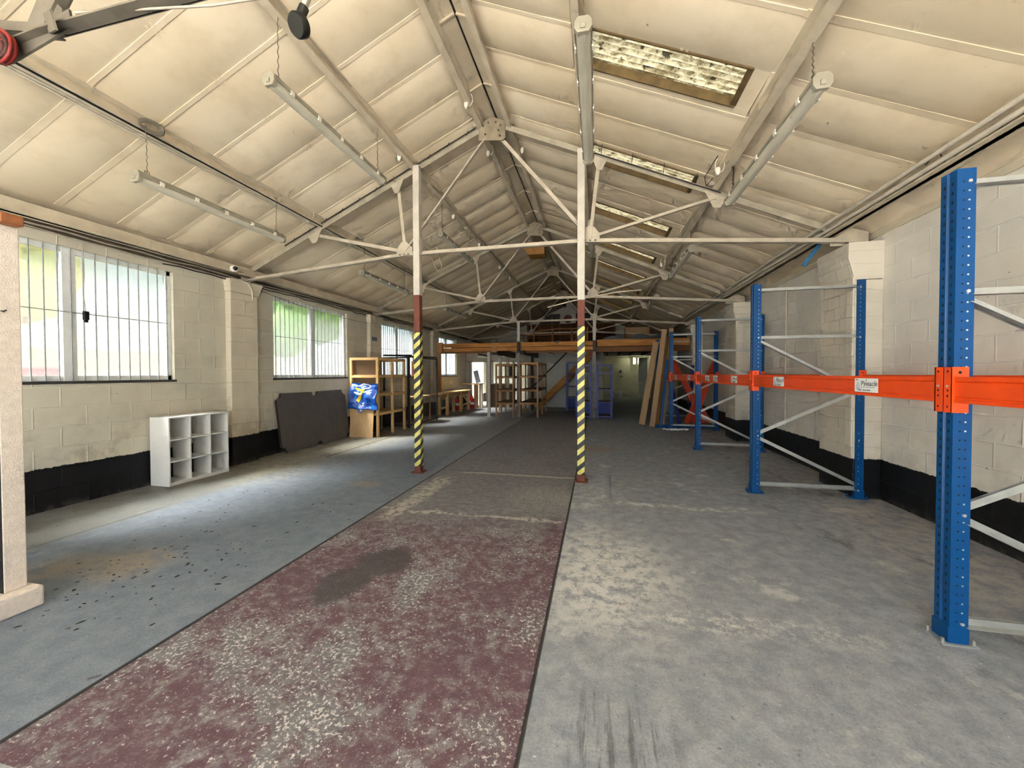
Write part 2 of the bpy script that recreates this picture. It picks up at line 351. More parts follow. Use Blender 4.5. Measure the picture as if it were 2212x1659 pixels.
# ------------------------------------------------------------------ mesh helpers
class MB:
    def __init__(s): s.v = []; s.f = []; s.mi = []; s.sm = []
    def add(s, vs, fs, mi=0, smooth=False):
        o = len(s.v); s.v += [tuple(v) for v in vs]
        for f in fs: s.f.append(tuple(i+o for i in f)); s.mi.append(mi); s.sm.append(smooth)
        return s
    def box(s, x0, x1, y0, y1, z0, z1, mi=0):
        if x0 > x1: x0, x1 = x1, x0
        if y0 > y1: y0, y1 = y1, y0
        if z0 > z1: z0, z1 = z1, z0
        return s.add([(x0, y0, z0), (x1, y0, z0), (x1, y1, z0), (x0, y1, z0), (x0, y0, z1), (x1, y0, z1), (x1, y1, z1), (x0, y1, z1)],
                     [(0, 3, 2, 1), (4, 5, 6, 7), (0, 1, 5, 4), (1, 2, 6, 5), (2, 3, 7, 6), (3, 0, 4, 7)], mi)
    def frame(s, p, q, hint):
        p = Vector(p); q = Vector(q); d = (q-p).normalized(); h = Vector(hint)
        a = d.cross(h)
        if a.length < 1e-5: a = d.cross(Vector((1, 0, 0)))
        a.normalize(); b = a.cross(d).normalized()
        return p, q, d, a, b            # a: sideways, b: along hint
    def bar(s, p, q, w, h, hint=(0, 0, 1), mi=0, oa=0, ob=0):
        p, q, d, a, b = s.frame(p, q, hint)
        vs = [c + a*(oa+i*w/2) + b*(ob+j*h/2) for c in (p, q) for i, j in ((-1, -1), (1, -1), (1, 1), (-1, 1))]
        return s.add(vs, [(0, 1, 2, 3), (7, 6, 5, 4), (0, 4, 5, 1), (1, 5, 6, 2), (2, 6, 7, 3), (3, 7, 4, 0)], mi)
    def angle(s, p, q, w, t, hint=(0, 0, 1), mi=0, flip=1, foot=-1):
        # L section: web along hint, flange sideways at its foot
        s.bar(p, q, t, w, hint, mi)
        return s.bar(p, q, w, t, hint, mi, oa=flip*w/2, ob=foot*(w/2-t/2))
    def tube(s, pts, r, n=8, mi=0, closed=False, caps=True):
        pts = [Vector(p) for p in pts]; m = len(pts); rings = []
        ref = None
        for i, p in enumerate(pts):
            if closed: d = pts[(i+1) % m]-pts[i-1]
            else: d = pts[min(i+1, m-1)]-pts[max(i-1, 0)]
            if d.length < 1e-9: d = Vector((0, 0, 1))
            d.normalize()
            if ref is None:
                ref = d.cross(Vector((0, 0, 1)))
                if ref.length < .1: ref = d.cross(Vector((1, 0, 0)))
            ref = (ref - d*ref.dot(d))
            if ref.length < 1e-6: ref = d.cross(Vector((0, 1, 0)))
            ref.normalize(); b = d.cross(ref)
            rr = r[i] if isinstance(r, (list, tuple)) else r
            rings.append([p + (ref*math.cos(2*math.pi*k/n)+b*math.sin(2*math.pi*k/n))*rr for k in range(n)])
        vs = [v for g in rings for v in g]; fs = []
        for i in range(m if closed else m-1):
            a0 = i*n; b0 = ((i+1) % m)*n
            for k in range(n): fs.append((a0+k, a0+(k+1) % n, b0+(k+1) % n, b0+k))
        s.add(vs, fs, mi, n > 5)
        if caps and not closed:
            s.add(rings[0], [tuple(range(n-1, -1, -1))], mi); s.add(rings[-1], [tuple(range(n))], mi)
        return s
    def cyl(s, p, q, r, n=16, mi=0): return s.tube([p, q], r, n, mi)
    def prism(s, poly, o, ux, uy, uz, t, mi=0, side=None):
        # polygon in the (ux,uy) plane through o, extruded by t along uz
        o = Vector(o); ux = Vector(ux); uy = Vector(uy); uz = Vector(uz); n = len(poly)
        a = [o+ux*x+uy*y for x, y in poly]; b = [v+uz*t for v in a]
        s.add(a, [tuple(range(n-1, -1, -1))], mi); s.add(b, [tuple(range(n))], mi)
        return s.add(a+b, [(i, (i+1) % n, n+(i+1) % n, n+i) for i in range(n)], mi if side is None else side)
    def build(s, name, m, parent=None, bevel=0, origin=None):
        me = bpy.data.meshes.new(name)
        if parent is not None: off = Vector(parent['_w'])
        elif origin is not None: off = Vector(origin)
        else:
            xs = list(zip(*s.v)); off = Vector(((min(xs[0])+max(xs[0]))/2, (min(xs[1])+max(xs[1]))/2, min(xs[2])))
        me.from_pydata([tuple(Vector(v)-off) for v in s.v], [], s.f)
        for k in (m if isinstance(m, (list, tuple)) else [m]): me.materials.append(k)
        me.polygons.foreach_set('material_index', s.mi); me.polygons.foreach_set('use_smooth', s.sm)
        me.update()
        o = bpy.data.objects.new(name, me); COL.objects.link(o)
        if parent is not None: o.parent = parent
        else: o.location = off
        o['_w'] = list(off)
        if bevel:
            b = o.modifiers.new('bevel', 'BEVEL'); b.width = bevel; b.segments = 2; b.limit_method = 'ANGLE'
        return o
def tag(o, label, cat, group=None, kind=None):
    if label: o['label'] = label
    if cat: o['category'] = cat
    if group: o['group'] = group
    if kind: o['kind'] = kind
    return o
def struct(o): o['kind'] = 'structure'; return o
def thing(name, label, cat, loc, group=None):
    o = bpy.data.objects.new(name, None); COL.objects.link(o); o.empty_display_size = .1
    o.location = loc; o['_w'] = list(loc)
    return tag(o, label, cat, group)
def copy_thing(src, loc, label, group=None):
    c = src.copy(); COL.objects.link(c); c.location = loc; c['label'] = label
    if group: c['group'] = group
    for ch in list(src.children):
        k = ch.copy(); COL.objects.link(k); k.parent = c
        for g in list(ch.children):
            j = g.copy(); COL.objects.link(j); j.parent = k
    return c
def text(body, size, loc, rot, m, parent, name='lettering', align='LEFT', ext=.0004):
    cu = bpy.data.curves.new(name, 'FONT'); cu.body = body; cu.size = size; cu.extrude = ext; cu.align_x = align
    cu.materials.append(m)
    o = bpy.data.objects.new(name, cu); COL.objects.link(o); o.parent = parent
    o.location = Vector(loc)-Vector(parent['_w']); o.rotation_euler = rot; o['_w'] = list(loc)
    return o
def arc(c, r, a0, a1, n): return [(c[0]+r*math.cos(R(a0+(a1-a0)*i/n)), c[1]+r*math.sin(R(a0+(a1-a0)*i/n))) for i in range(n+1)]
# ================================================================== SETTING
XL, XR, YF, YB = -5.93, 3.28, -3.4, 21.4          # wall faces, front gable, back gable
XC = -1.5                                        # ridge line
TP = 0.443                                       # roof slope
T0Y, BAY = 1.54, 3.96
TY = [T0Y+BAY*i for i in range(5)]
def zl(x): return 5.31-TP*abs(x-XC)              # underside of the lining boards
def zr(x): return 5.17-TP*abs(x-XC)              # rafter centre line
CS = 1/math.sqrt(1+TP*TP); SN = TP*CS
NRM = {-1: Vector((-SN, 0, CS)), 1: Vector((SN, 0, CS))}     # outward roof normals, left / right
DWN = {-1: Vector((-CS, 0, -SN)), 1: Vector((CS, 0, -SN))}   # down-slope directions

# floor and yard
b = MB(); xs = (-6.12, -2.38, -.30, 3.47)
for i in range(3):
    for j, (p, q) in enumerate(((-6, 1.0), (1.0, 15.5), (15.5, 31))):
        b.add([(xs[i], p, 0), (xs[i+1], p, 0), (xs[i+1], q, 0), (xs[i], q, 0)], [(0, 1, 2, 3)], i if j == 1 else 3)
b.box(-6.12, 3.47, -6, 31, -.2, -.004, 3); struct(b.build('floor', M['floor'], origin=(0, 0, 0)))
b = MB(); b.box(-40, 40, -40, -6, -.25, -.02, 0); b.box(-40, -6.14, -6, 60, -.25, -.02, 1); b.box(3.49, 40, -6, 60, -.25, -.02, 1)
struct(b.build('ground', [M['extground'], M['extdark']], origin=(0, 0, 0)))

# left wall with window openings
WIN = [(2.18, 4.36), (6.10, 8.28), (9.66, 11.84), (13.58, 15.76), (17.6, 19.8)]  # last entry is an unseen opening, added to light the back office
WZ0, WZ1 = 1.43, 2.97
b = MB(); ys = [YF]
for a, c in WIN: ys += [a, c]
ys.append(YB)
for i in range(0, len(ys), 2): b.box(XL-.2, XL, ys[i], ys[i+1], 0, 3.08)
for a, c in WIN[:4]: b.box(XL-.2, XL, a, c, 0, WZ0-.03); b.box(XL-.2, XL, a, c, WZ1, 3.08)
b.box(XL-.2, XL, WIN[4][0], WIN[4][1], 2.35, 3.08)
struct(b.build('wall_left', M['wall_l'], origin=(0, 0, 0)))
b = MB(); b.box(XL-.2, XL-.04, YF, YB, 3.08, 3.31); struct(b.build('trim_1', M['eavesshade']))  # wall-top plate, coloured dark for the shaded gap under the eaves
# piers on the left wall under the truss ends (splayed head)
for k, ty in enumerate(TY[1:4]):
    y0, y1 = ty-.36, ty+.16
    b = MB(); b.box(XL, XL+.11, y0, y1, 0, 2.86)
    p = [(y0, 2.86), (y1, 2.86), (y1+.10, 3.07), (y0-.02, 3.07)]
    b.prism(p, (XL, 0, 0), (0, 1, 0), (0, 0, 1), (1, 0, 0), .13)
    struct(b.build('wall_pier_left', M['pil2'], origin=(0, 0, 0), bevel=.012))
# right wall, piers
b = MB(); b.box(XR, XR+.2, YF, 27, 0, 3.12); struct(b.build('wall_right', M['wall_r'], origin=(0, 0, 0)))
b = MB(); b.box(XR-.02, XR+.12, YF, YB, 3.12, 3.3); struct(b.build('trim_2', M['pil2'], origin=(0, 0, 0)))
for k, ty in enumerate(TY[1:5]):
    y0, y1 = ty-.14, ty+.58
    b = MB(); b.box(XR-.29, XR, y0, y1, 0, 2.62)
    b.box(XR-.31, XR-.285, y0+.0, y0+.13, .47, 2.9)
    p = [(0, 2.60), (-.29, 2.60), (-.36, 2.86), (-.36, 3.05), (0, 3.05)]
    b.prism(p, (XR, y0, 0), (1, 0, 0), (0, 0, 1), (0, 1, 0), y1-y0-.05)
    struct(b.build('wall_pier_right', M['pil'], origin=(0, 0, 0), bevel=.015))
# front gable above the open loading side, back gable
def gable(y0, y1, zbot, name, m):
    b = MB(); p = [(XL-.2, zbot), (XR+.2, zbot), (XR+.2, zl(XR+.2)+.1), (XC, 5.5), (XL-.2, zl(XL-.2)+.1)]
    b.prism(p, (0, y0, 0), (1, 0, 0), (0, 0, 1), (0, 1, 0), y1-y0); return struct(b.build(name, m, origin=(0, 0, 0)))
b = MB(); b.prism([(XC-2.2, 4.4), (XC+2.2, 4.4), (XC, 5.36)], (0, YF-.15, 0), (1, 0, 0), (0, 0, 1), (0, 1, 0), .15); struct(b.build('wall_front', M['wall_e'], origin=(0, 0, 0)))
b = MB(); b.box(XL-.2, XL+.5, YF-.15, YF, 0, 3.3); b.box(XR-.5, XR+.2, YF-.15, YF, 0, 3.3); struct(b.build('wall_front_sides', M['wall_e'], origin=(0, 0, 0)))
gable(YB, YB+.2, 2.45, 'wall_back', M['wall_e'])

# lining boards: bulge slightly between the battens
BAT = .57
def lining(side, name):
    b = MB(); X = lambda d: XC+side*d
    zones = [(.16, 1.26), (1.26, 2.92), (2.92, 4.34), (4.34, 4.86)]
    rows = [.84+BAT*k-.01 for k in range(-7, 37)]
    sky = [(3.66+1.81*k, 4.13+1.81*k) for k in range(0, 8)] if side > 0 else []
    rnd = random.Random(3+side)
    for zi, (d0, d1) in enumerate(zones):
        cells = []
        for i in range(len(rows)-1):
            segs = [(rows[i], rows[i+1])]
            if zi == 1:
                for a, c in sky:
                    out = []
                    for p, q in segs:
                        if c <= p or a >= q: out.append((p, q))
                        else:
                            if a > p+.01: out.append((p, a))
                            if c < q-.01: out.append((c, q))
                    segs = out
            cells += segs
        for (p, q) in cells:
            sag = (.030 if zi < 3 else .004)*(.6+.8*rnd.random())*min(1, (q-p)/BAT)
            tilt = (rnd.random()-.3)*.012
            nx, ny = 4, 6; vs = []; fs = []
            for i in range(nx+1):
                for j in range(ny+1):
                    d = d0+(d1-d0)*i/nx; t = j/ny
                    k = (4*t*(1-t))**.8; e = min(1, 3.2*min(i/nx, 1-i/nx)+.45)
                    vs.append((X(d), p+(q-p)*t, zl(X(d))-sag*k*e-tilt*t*(1-t)))
            for i in range(nx):
                for j in range(ny):
                    a = i*(ny+1)+j; f = (a, a+1, a+ny+2, a+ny+1)
                    fs.append(f if side < 0 else f[::-1])
            b.add(vs, fs, 0, True)
    # battens across the slope and the cover strip along the mid seam
    for r in rows:
        for zi, (d0, d1) in enumerate(zones[:3]):
            if zi == 1 and any(a-.03 < r < c+.03 for a, c in sky): continue
            b.bar((X(d0), r, zl(X(d0))-.004), (X(d1), r, zl(X(d1))-.004), .042 if (zi < 2) else .06, .010, NRM[side], 0)
    segs = [(YF, YB)]
    if sky:
        segs = []; y = YF
        for a, c in sky: segs.append((y, a)); y = c
        segs.append((y, YB))
    for p, q in segs:
        for w in (-.022, .022):
            dd = 2.1 if side < 0 else 2.24
            b.bar((X(dd+w), p, zl(X(dd+w))-.003), (X(dd+w), q, zl(X(dd+w))-.003), .022, .010, NRM[side], 0)
    for a, c in sky:                                    # reveal edging round each rooflight
        for r in (a, c): b.bar((X(1.44), r, zl(X(1.44))+.03), (X(2.8), r, zl(X(2.8))+.03), .014, .09, NRM[side], 1)
        b.bar((X(2.78), a, zl(X(2.78))+.02), (X(2.78), c, zl(X(2.78))+.02), .05, .05, NRM[side], 1)
        vs = [(X(2.8), a, zl(X(2.8))), (X(2.92), a, zl(X(2.92))), (X(2.92), c, zl(X(2.92))), (X(2.8), c, zl(X(2.8)))]
        b.add(vs, [(0, 1, 2, 3)])
        vs = [(X(1.26), a, zl(X(1.26))), (X(1.45), a, zl(X(1.45))), (X(1.45), c, zl(X(1.45))), (X(1.26), c, zl(X(1.26)))]
        b.add(vs, [(0, 1, 2, 3)])
    return struct(b.build(name, [M['ceil'], M['reveal']], origin=(0, 0, 0))), sky
lining(-1, 'ceiling_left')
_, SKY = lining(1, 'ceiling_right')
# roof sheeting above the lining (keeps daylight out), rooflight openings left clear
b = MB()
for side in (-1, 1):
    X = lambda d: XC+side*d
    def sheet(d0, d1, y0, y1):
        vs = [(X(d0), y0, zl(X(d0))+.16), (X(d1), y0, zl(X(d1))+.16), (X(d1), y1, zl(X(d1))+.16), (X(d0), y1, zl(X(d0))+.16)]
        b.add(vs+[(v[0], v[1], v[2]+.03) for v in vs], [(0, 1, 2, 3), (7, 6, 5, 4), (0, 4, 5, 1), (1, 5, 6, 2), (2, 6, 7, 3), (3, 7, 4, 0)])
    e = 4.95 if side < 0 else 5.2
    if side < 0: sheet(.0, e, YF-.4, 21.7)
    else:
        sheet(.0, 1.40, YF-.4, 21.7); sheet(2.84, e, YF-.4, 21.7); y = YF-.4
        for a, c in SKY: sheet(1.40, 2.84, y, a-.02); y = c+.02
        sheet(1.40, 2.84, y, 21.7)
struct(b.build('roof', M['greysteel'], origin=(0, 0, 0)))
# ridge capping seen between the two ridge purlins: overlapping pieces with an open joint line
b = MB(); rc = random.Random(5)
for k in range(26):
    y0, y1 = -5.28+1.03*k, -5.28+1.03*(k+1)
    for side in (-1, 1):
        a, c = XC+side*.012, XC+side*.34
        dz = rc.random()*.012
        vs = [(a, y0, 5.40-dz), (c, y0, 5.40-.33*TP-dz), (c, y1+.03, 5.40-.33*TP), (a, y1+.03, 5.40)]
        b.add(vs, [(0, 1, 2, 3)])
        b.bar((a, y0, 5.392-dz), (c, y0, 5.392-.33*TP-dz), .02, .022, NRM[side])
struct(b.build('trim_3', M['ceil'], origin=(0, 0, 0)))
# gap between lining edge and ridge cap, dark above
# corrugated rooflights
for k, (a, c) in enumerate(SKY):
    t = thing('rooflight', '', 'rooflight', (XC+2.1, (a+c)/2, zl(XC+2.1)), 'corrugated rooflights in the right roof slope')
    t['label'] = ['corrugated lichen-stained rooflight, the nearest and largest strip of the row', 'lichened corrugated rooflight just behind the first full truss, second of the row',
                  'third corrugated rooflight along the right slope, thin strip above the tie bar', 'fourth rooflight strip of the right roof slope, just under the main tie bar',
                  'fifth narrow rooflight strip along the right slope, above the second truss tie', 'sixth dim rooflight strip along the right slope, near the mezzanine edge',
                  'seventh rooflight strip of the row, over the mezzanine deck', 'last and most distant rooflight strip, over the mezzanine deck'][k]
    b = MB(); n = 48; vs = []; fs = []
    for i in range(n+1):
        y = a-.03+(c-a+.06)*i/n; w = .020*math.cos(2*math.pi*i/n*((c-a+.06)/.073))
        for d in (1.36, 2.10, 2.84): x = XC+d; p = Vector((x, y, zl(x)+.11))+NRM[1]*w; vs.append(p)
    for i in range(n):
        for j in (0, 1): q = i*3+j; fs.append((q, q+1, q+4, q+3))
    b.add(vs, fs, 0, True); b.build('corrugated_sheet', M['sky'], t)

# windows: white frames, frosted panes, security bars, dark sills
wlab = ['large frosted window nearest the camera, partly behind the pink-white pier', 'frosted window above the grey slate slab', 'frosted window behind the wooden rack and wire cage', 'frosted window above the workbench, crossed by the mezzanine beam', 'window']
blab = ['row of vertical security bars on the nearest window', 'security bars on the window above the grey slab', 'security bars on the window behind the wire cage', 'security bars on the window above the workbench']
for k, (a, c) in enumerate(WIN[:4]):
    mid = (a+c)/2
    w = thing('window_%d' % (k+1), wlab[k] if k < 4 else 'unseen opening added for daylight in the back office', 'window', (XL-.08, mid, WZ0)); w['kind'] = 'structure'
    fx0, fx1 = XL-.12, XL-.06
    b = MB()
    b.box(fx0, fx1, a, a+.055, WZ0, WZ1); b.box(fx0, fx1, c-.055, c, WZ0, WZ1); b.box(fx0, fx1, a, c, WZ0, WZ0+.06); b.box(fx0, fx1, a, c, WZ1-.06, WZ1)
    b.box(fx0, fx1+.01, mid-.06, mid+.06, WZ0, WZ1)
    wf = b.build('window_frame', M['upvc'], w)
    for p, q in ((a+.055, mid-.06), (mid+.06, c-.055)):
        b = MB(); b.add([(XL-.09, p, WZ0+.06), (XL-.09, q, WZ0+.06), (XL-.09, q, WZ1-.06), (XL-.09, p, WZ1-.06)], [(0, 1, 2, 3)])
        b.build('pane', M['pane'], wf)
    b = MB(); b.box(XL-.2, XL+.012, a-.02, c+.02, WZ0-.032, WZ0); b.build('window_sill', M['sill'], w)
    if k < 4:
        g = thing('window_grille', blab[k], 'security bars', (XL-.02, mid, WZ0), 'security bars on the left windows')
        n = 19
        for i in range(n):
            y = a+.075+(c-a-.15)*i/(n-1)
            b = MB(); b.tube([(XL-.025, y, WZ0+.0), (XL-.025, y, WZ1)], .0075, 6); b.build('bar', M['bar'], g)
        b = MB(); b.tube([(XL-.012, a+.07, 2.225), (XL-.012, c-.07, 2.225)], .006, 6); b.build('cross_rod', M['bar'], g)

# ================================================================== ROOF STEEL
def purlin(side, d, name, label, kind='steel'):
    x = XC+side*d; c = Vector((x, 0, zl(x)))-NRM[side]*.062
    b = MB(); y0, y1 = YF, YB
    p, q = (c.x, y0, c.z), (c.x, y1, c.z)
    hint = NRM[side]
    if kind == 'steel':
        b.bar(p, q, .012, .115, hint); f = c-NRM[side]*.052+DWN[side]*.03; b.bar((f.x, y0, f.z), (f.x, y1, f.z), .07, .012, hint)
        f = c+NRM[side]*.050-DWN[side]*.025; b.bar((f.x, y0, f.z), (f.x, y1, f.z), .06, .012, hint)
    else:
        zc = 3.215 if side < 0 else 3.25; s_ = 1 if side < 0 else -1
        b.box(c.x-.025, c.x+.025, y0, y1, zc-.075, zc+.065); b.box(c.x, c.x+s_*.075, y0, y1, zc-.075, zc-.06); b.box(c.x-s_*.07, c.x, y0, y1, zc-.075, zc-.06)
    o = b.build(name, M['purlin'], origin=(c.x, 10, c.z-.08)); return tag(o, label, 'roof beam', 'long roof purlins')
purlin(-1, .20, 'roof_purlin', 'pale ridge purlin on the left side of the ridge capping')
purlin(1, .27, 'roof_purlin', 'pale ridge purlin on the right side of the ridge capping')
purlin(-1, 1.26, 'roof_purlin', 'purlin high on the left roof slope, above the higher lamps')
purlin(1, 1.33, 'roof_purlin', 'purlin high on the right roof slope, beside the rooflights')
purlin(-1, 2.90, 'roof_purlin', 'purlin halfway down the left slope with cables clipped along it')
purlin(1, 3.0, 'roof_purlin', 'purlin halfway down the right slope, with hanging lamps beside it')
purlin(-1, 4.28, 'eaves_purlin', 'thick pale eaves beam above the left windows', 'eave')
purlin(1, 4.33, 'eaves_purlin', 'pale eaves beam above the right wall, beside two conduits', 'eave')

def truss(ty, label, mat):
    t = thing('roof_truss', label, 'roof truss', (XC, ty, 3.0), 'steel roof trusses across the hall')
    hx = 4.55; nx = 1.405; nz = 3.345; hz = 3.10
    ap = (XC, ty, zr(XC)-.02)
    for s in (-1, 1):
        X = lambda d: XC+s*d
        lo = (X(3.0), ty, zr(X(3.0))-.06); upn = (X(1.52), ty, zr(X(1.52))-.06); nd = (X(nx), ty, nz)
        b = MB(); b.angle((X(hx+.05), ty, zr(X(hx+.05))), (X(.05), ty, zr(X(.05))), .075, .012, NRM[s], 0, s, 1); b.build('rafter', M['rafter'] if mat is M['steelp'] else mat, t)
        b = MB(); b.angle((X(hx), ty-.012, hz), (X(nx-.05), ty-.012, nz), .07, .010, (0, 0, 1), 0, -s, -1); b.build('tie_bar', mat, t)
        for q, w in ((upn, .05), (lo, .05), ((X(.1), ty, ap[2]-.18), .05)):
            b = MB(); b.angle((nd[0], ty+.012, nz+.05), (q[0], ty+.012, q[2]), w, .009, (0, 0, 1), 0, 1, -1); b.build('strut', mat, t)
        # gussets
        b = MB(); pl = [(-.14, -.06), (.13, -.06), (.13, .06), (.05, .17), (-.02, .19), (-.13, .08)]
        if s < 0: pl = [(-x, z) for x, z in pl][::-1]
        b.prism(pl, (X(nx), ty-.026, nz+.02), (1, 0, 0), (0, 0, 1), (0, 1, 0), .01)
        gp = b.build('gusset_plate', mat, t)
        for i in (-.07, 0, .07):
            b = MB(); b.cyl((X(nx)+i, ty-.042, nz-.005), (X(nx)+i, ty-.02, nz-.005), .014, 8); b.build('bolt', M['greysteel'], gp)
        for c, w in ((lo, .30), (upn, .24)):
            b = MB(); k = w/2
            pl = [(-k*CS, k*SN*-1*-1), (k*CS, -k*SN), (k*.35, -.18), (-k*.2, -.17)] if s > 0 else [(-k*CS, -k*SN), (k*CS, k*SN), (k*.2, -.17), (-k*.35, -.18)]
            b.prism(pl, (c[0], ty-.018, c[2]+.04), (1, 0, 0), (0, 0, 1), (0, 1, 0), .009); b.build('gusset_plate', mat, t)
        b = MB(); pl = [(-.28, -.05), (.12, -.05), (.12, .02), (-.1, .16), (-.28, .10)]
        if s > 0: pl = [(-x, z) for x, z in pl][::-1]
        b.prism(pl, (X(hx-.14), ty-.02, hz+.0), (1, 0, 0), (0, 0, 1), (0, 1, 0), .011); b.build('gusset_plate', mat, t)
    b = MB(); pl = [(-.2, -.23), (.16, -.27), (.2, -.24), (.2, .0), (.0, .09), (-.2, .0)]
    b.prism(pl, (XC, ty-.03, zr(XC)-.02), (1, 0, 0), (0, 0, 1), (0, 1, 0), .012)
    rp = b.build('ridge_plate', M['ridgeplate'], t)
    for x, z in ((-.13, -.03), (-.05, .01), (.06, .0), (.13, -.05), (.1, -.12), (.12, -.2), (-.1, -.15)):
        b = MB(); b.cyl((XC+x, ty-.046, zr(XC)+z-.02), (XC+x, ty-.02, zr(XC)+z-.02), .014, 8); b.build('bolt', M['greysteel'], rp)
    b = MB(); b.angle((XC-nx+.05, ty-.012, nz), (XC+nx-.05, ty-.012, nz), .07, .010, (0, 0, 1), 0, 1, -1); b.build('tie_bar', mat, t)
    for s in (-1, 1):       # purlin cleats, little angle brackets standing on the rafter
        for d in (.25, 1.3, 2.95):
            b = MB(); x = XC+s*d; b.bar((x, ty-.03, zr(x)+.07), (x, ty-.03, zr(x)+.15), .07, .008, (0, 1, 0)); b.build('cleat', mat, t)
    return t
truss(TY[0], 'grey truss coloured dark as backlit, overhead at the top left corner, red webbing round it', M['greysteel'])
truss(TY[1], 'nearest full steel truss, standing over the two striped posts', M['steelp'])
truss(TY[2], 'second full truss, spanning freely before the mezzanine', M['steelp'])
truss(TY[3], 'third truss, standing at the front edge of the mezzanine', M['steelp'])
truss(TY[4], 'furthest truss, low over the mezzanine deck', M['steelp'])
# black cable ties round the left rafter of the first full truss: thin loom along it
b = MB(); pts = [(x, TY[1]-.05, zr(x)+.03) for x in [XC-.25-.3*i for i in range(12)]]
b.tube(pts, .009, 6)
for i, p in enumerate(pts[:-1]): b.bar((p[0]-.1, p[1]-.01, p[2]-.02), (p[0]-.115, p[1]-.03, p[2]-.10), .006, .006)
tag(b.build('cable', M['cableblk']), 'black cable tied along the left rafter of the nearest full truss', 'cable')
b = MB(); pts = [(x, TY[1]-.05, zr(x)+.0) for x in [XC+1.45+.2*i for i in range(9)]]
b.tube(pts, .007, 6)
for i, p in enumerate(pts[:-1:2]): b.bar((p[0]+.1, p[1]-.01, p[2]-.03), (p[0]+.115, p[1]-.03, p[2]+.09), .006, .006)
tag(b.build('cable', M['cableblk']), 'black cable with tie ends along the right rafter below the second rooflight', 'cable')

# ================================================================== POSTS
def striped_post(x, y, ztop, z1, z2, label):
    h = .05
    t = thing('steel_post', label, 'post', (x, y, 0), 'striped posts under the nearest full truss')
    b = MB(); b.box(x-.09, x+.09, y-.09, y+.09, 0, .012)
    for i in (-1, 1):
        for j in (-1, 1): b.cyl((x+i*.07, y+j*.07, .012), (x+i*.07, y+j*.07, .03), .011, 6)
    b.build('base_plate', M['redox'], t)
    b = MB(); b.box(x-h+.001, x+h-.001, y-h+.001, y+h-.001, .012, .10); b.build('primed_foot', M['redox'], t, .006)
    b = MB(); b.box(x-h+.001, x+h-.001, y-h+.001, y+h-.001, z1, z2); b.build('primed_section', M['redox'], t, .006)
    b = MB(); b.box(x-h-.001, x+h+.001, y-h-.001, y+h+.001, .10, z1); b.build('hazard_tape', M['tape'], t, .006)
    b = MB(); b.box(x-h, x+h, y-h, y+h, z2, ztop); b.build('painted_section', M['paintw'], t, .006)
    return t
PY = TY[1]-.085
striped_post(-2.655, PY, zr(-2.655)-.03, 2.13, 2.69, 'yellow and black striped post on the left, with a switch box behind it')
striped_post(-.215, PY+.005, zr(-.215)-.03, 2.15, 2.51, 'yellow and black striped post on the right, by the floor seam')
def deck_post(x, y, label):
    t = thing('deck_post', label, 'post', (x, y, 0), 'posts at the mezzanine edge')
    b = MB(); b.box(x-.05, x+.05, y-.05, y+.05, 2.62, 3.33); b.build('upper_section', M['paintw'], t)
    b = MB(); b.box(x-.052, x+.052, y-.052, y+.052, 2.24, 2.62); b.build('dark_collar', M['blackiron'], t)
    b = MB(); b.box(x-.05, x+.05, y-.05, y+.05, .01, 2.24); b.box(x-.09, x+.09, y-.09, y+.09, 0, .012); b.build('lower_section', M['greypost'], t)
deck_post(-2.70, TY[3]-.09, 'grey steel post between the two tall wooden racks')
deck_post(-.09, TY[3]-.09, 'worn grey steel post between the two blue shelf units')
for i, (x, y) in enumerate(((-3.70, 13.02), (-3.70, 14.62), (-3.70, 15.95))):
    b = MB(); b.box(x-.05, x+.05, y-.05, y+.05, .012, 2.20 if i else 2.26); b.box(x-.1, x+.1, y-.1, y+.1, 0, .012)
    tag(b.build('deck_prop', M['paintw'], bevel=.004), ['white post nearest the camera under the left mezzanine beam', 'white post second in line under the left mezzanine beam, seen through the wooden rack', 'white post furthest back under the left mezzanine beam, before the brown counter'][i], 'post', 'white props under the mezzanine')
b = MB(); b.box(-2.66, -2.54, 15.6, 15.72, 0, 2.2); tag(b.build('deck_prop', M['blackiron']), 'black post behind the tall wooden racks', 'post')

# ================================================================== MEZZANINE
t = thing('mezzanine', 'brown timber mezzanine deck across the far end of the hall', 'mezzanine', (XC, 13.6, 2.3))
y0 = 13.55
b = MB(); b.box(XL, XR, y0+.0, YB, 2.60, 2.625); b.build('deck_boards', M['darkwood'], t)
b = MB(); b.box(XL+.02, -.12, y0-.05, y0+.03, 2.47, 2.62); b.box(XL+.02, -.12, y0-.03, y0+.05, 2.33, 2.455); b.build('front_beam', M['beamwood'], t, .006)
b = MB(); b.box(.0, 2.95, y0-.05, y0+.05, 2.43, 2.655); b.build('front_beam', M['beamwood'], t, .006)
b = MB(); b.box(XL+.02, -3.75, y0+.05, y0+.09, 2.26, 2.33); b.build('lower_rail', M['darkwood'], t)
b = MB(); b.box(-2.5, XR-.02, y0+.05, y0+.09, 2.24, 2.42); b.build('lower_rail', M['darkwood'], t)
b = MB(); b.box(XL, XL+.32, y0-.16, y0-.05, 2.30, 2.66); b.build('end_block', M['oldpinex'], t, .006)
b = MB(); b.box(XL+.10, XL+.19, y0-.19, y0-.16, 2.38, 2.55); b.build('socket_box', M['oldpine'], t, .006)
for x in (-5.3, -4.7, -4.1, -3.1, -2.1, -1.5, -.9, .5, 1.1, 1.7, 2.3, 2.9):
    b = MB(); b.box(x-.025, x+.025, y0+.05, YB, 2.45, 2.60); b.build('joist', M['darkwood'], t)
for x in (-3.65, -2.62):
    b = MB(); b.box(x-.06, x+.06, y0+.0, 17.1, 2.2, 2.42); b.build('steel_beam', M['blackiron'], t)
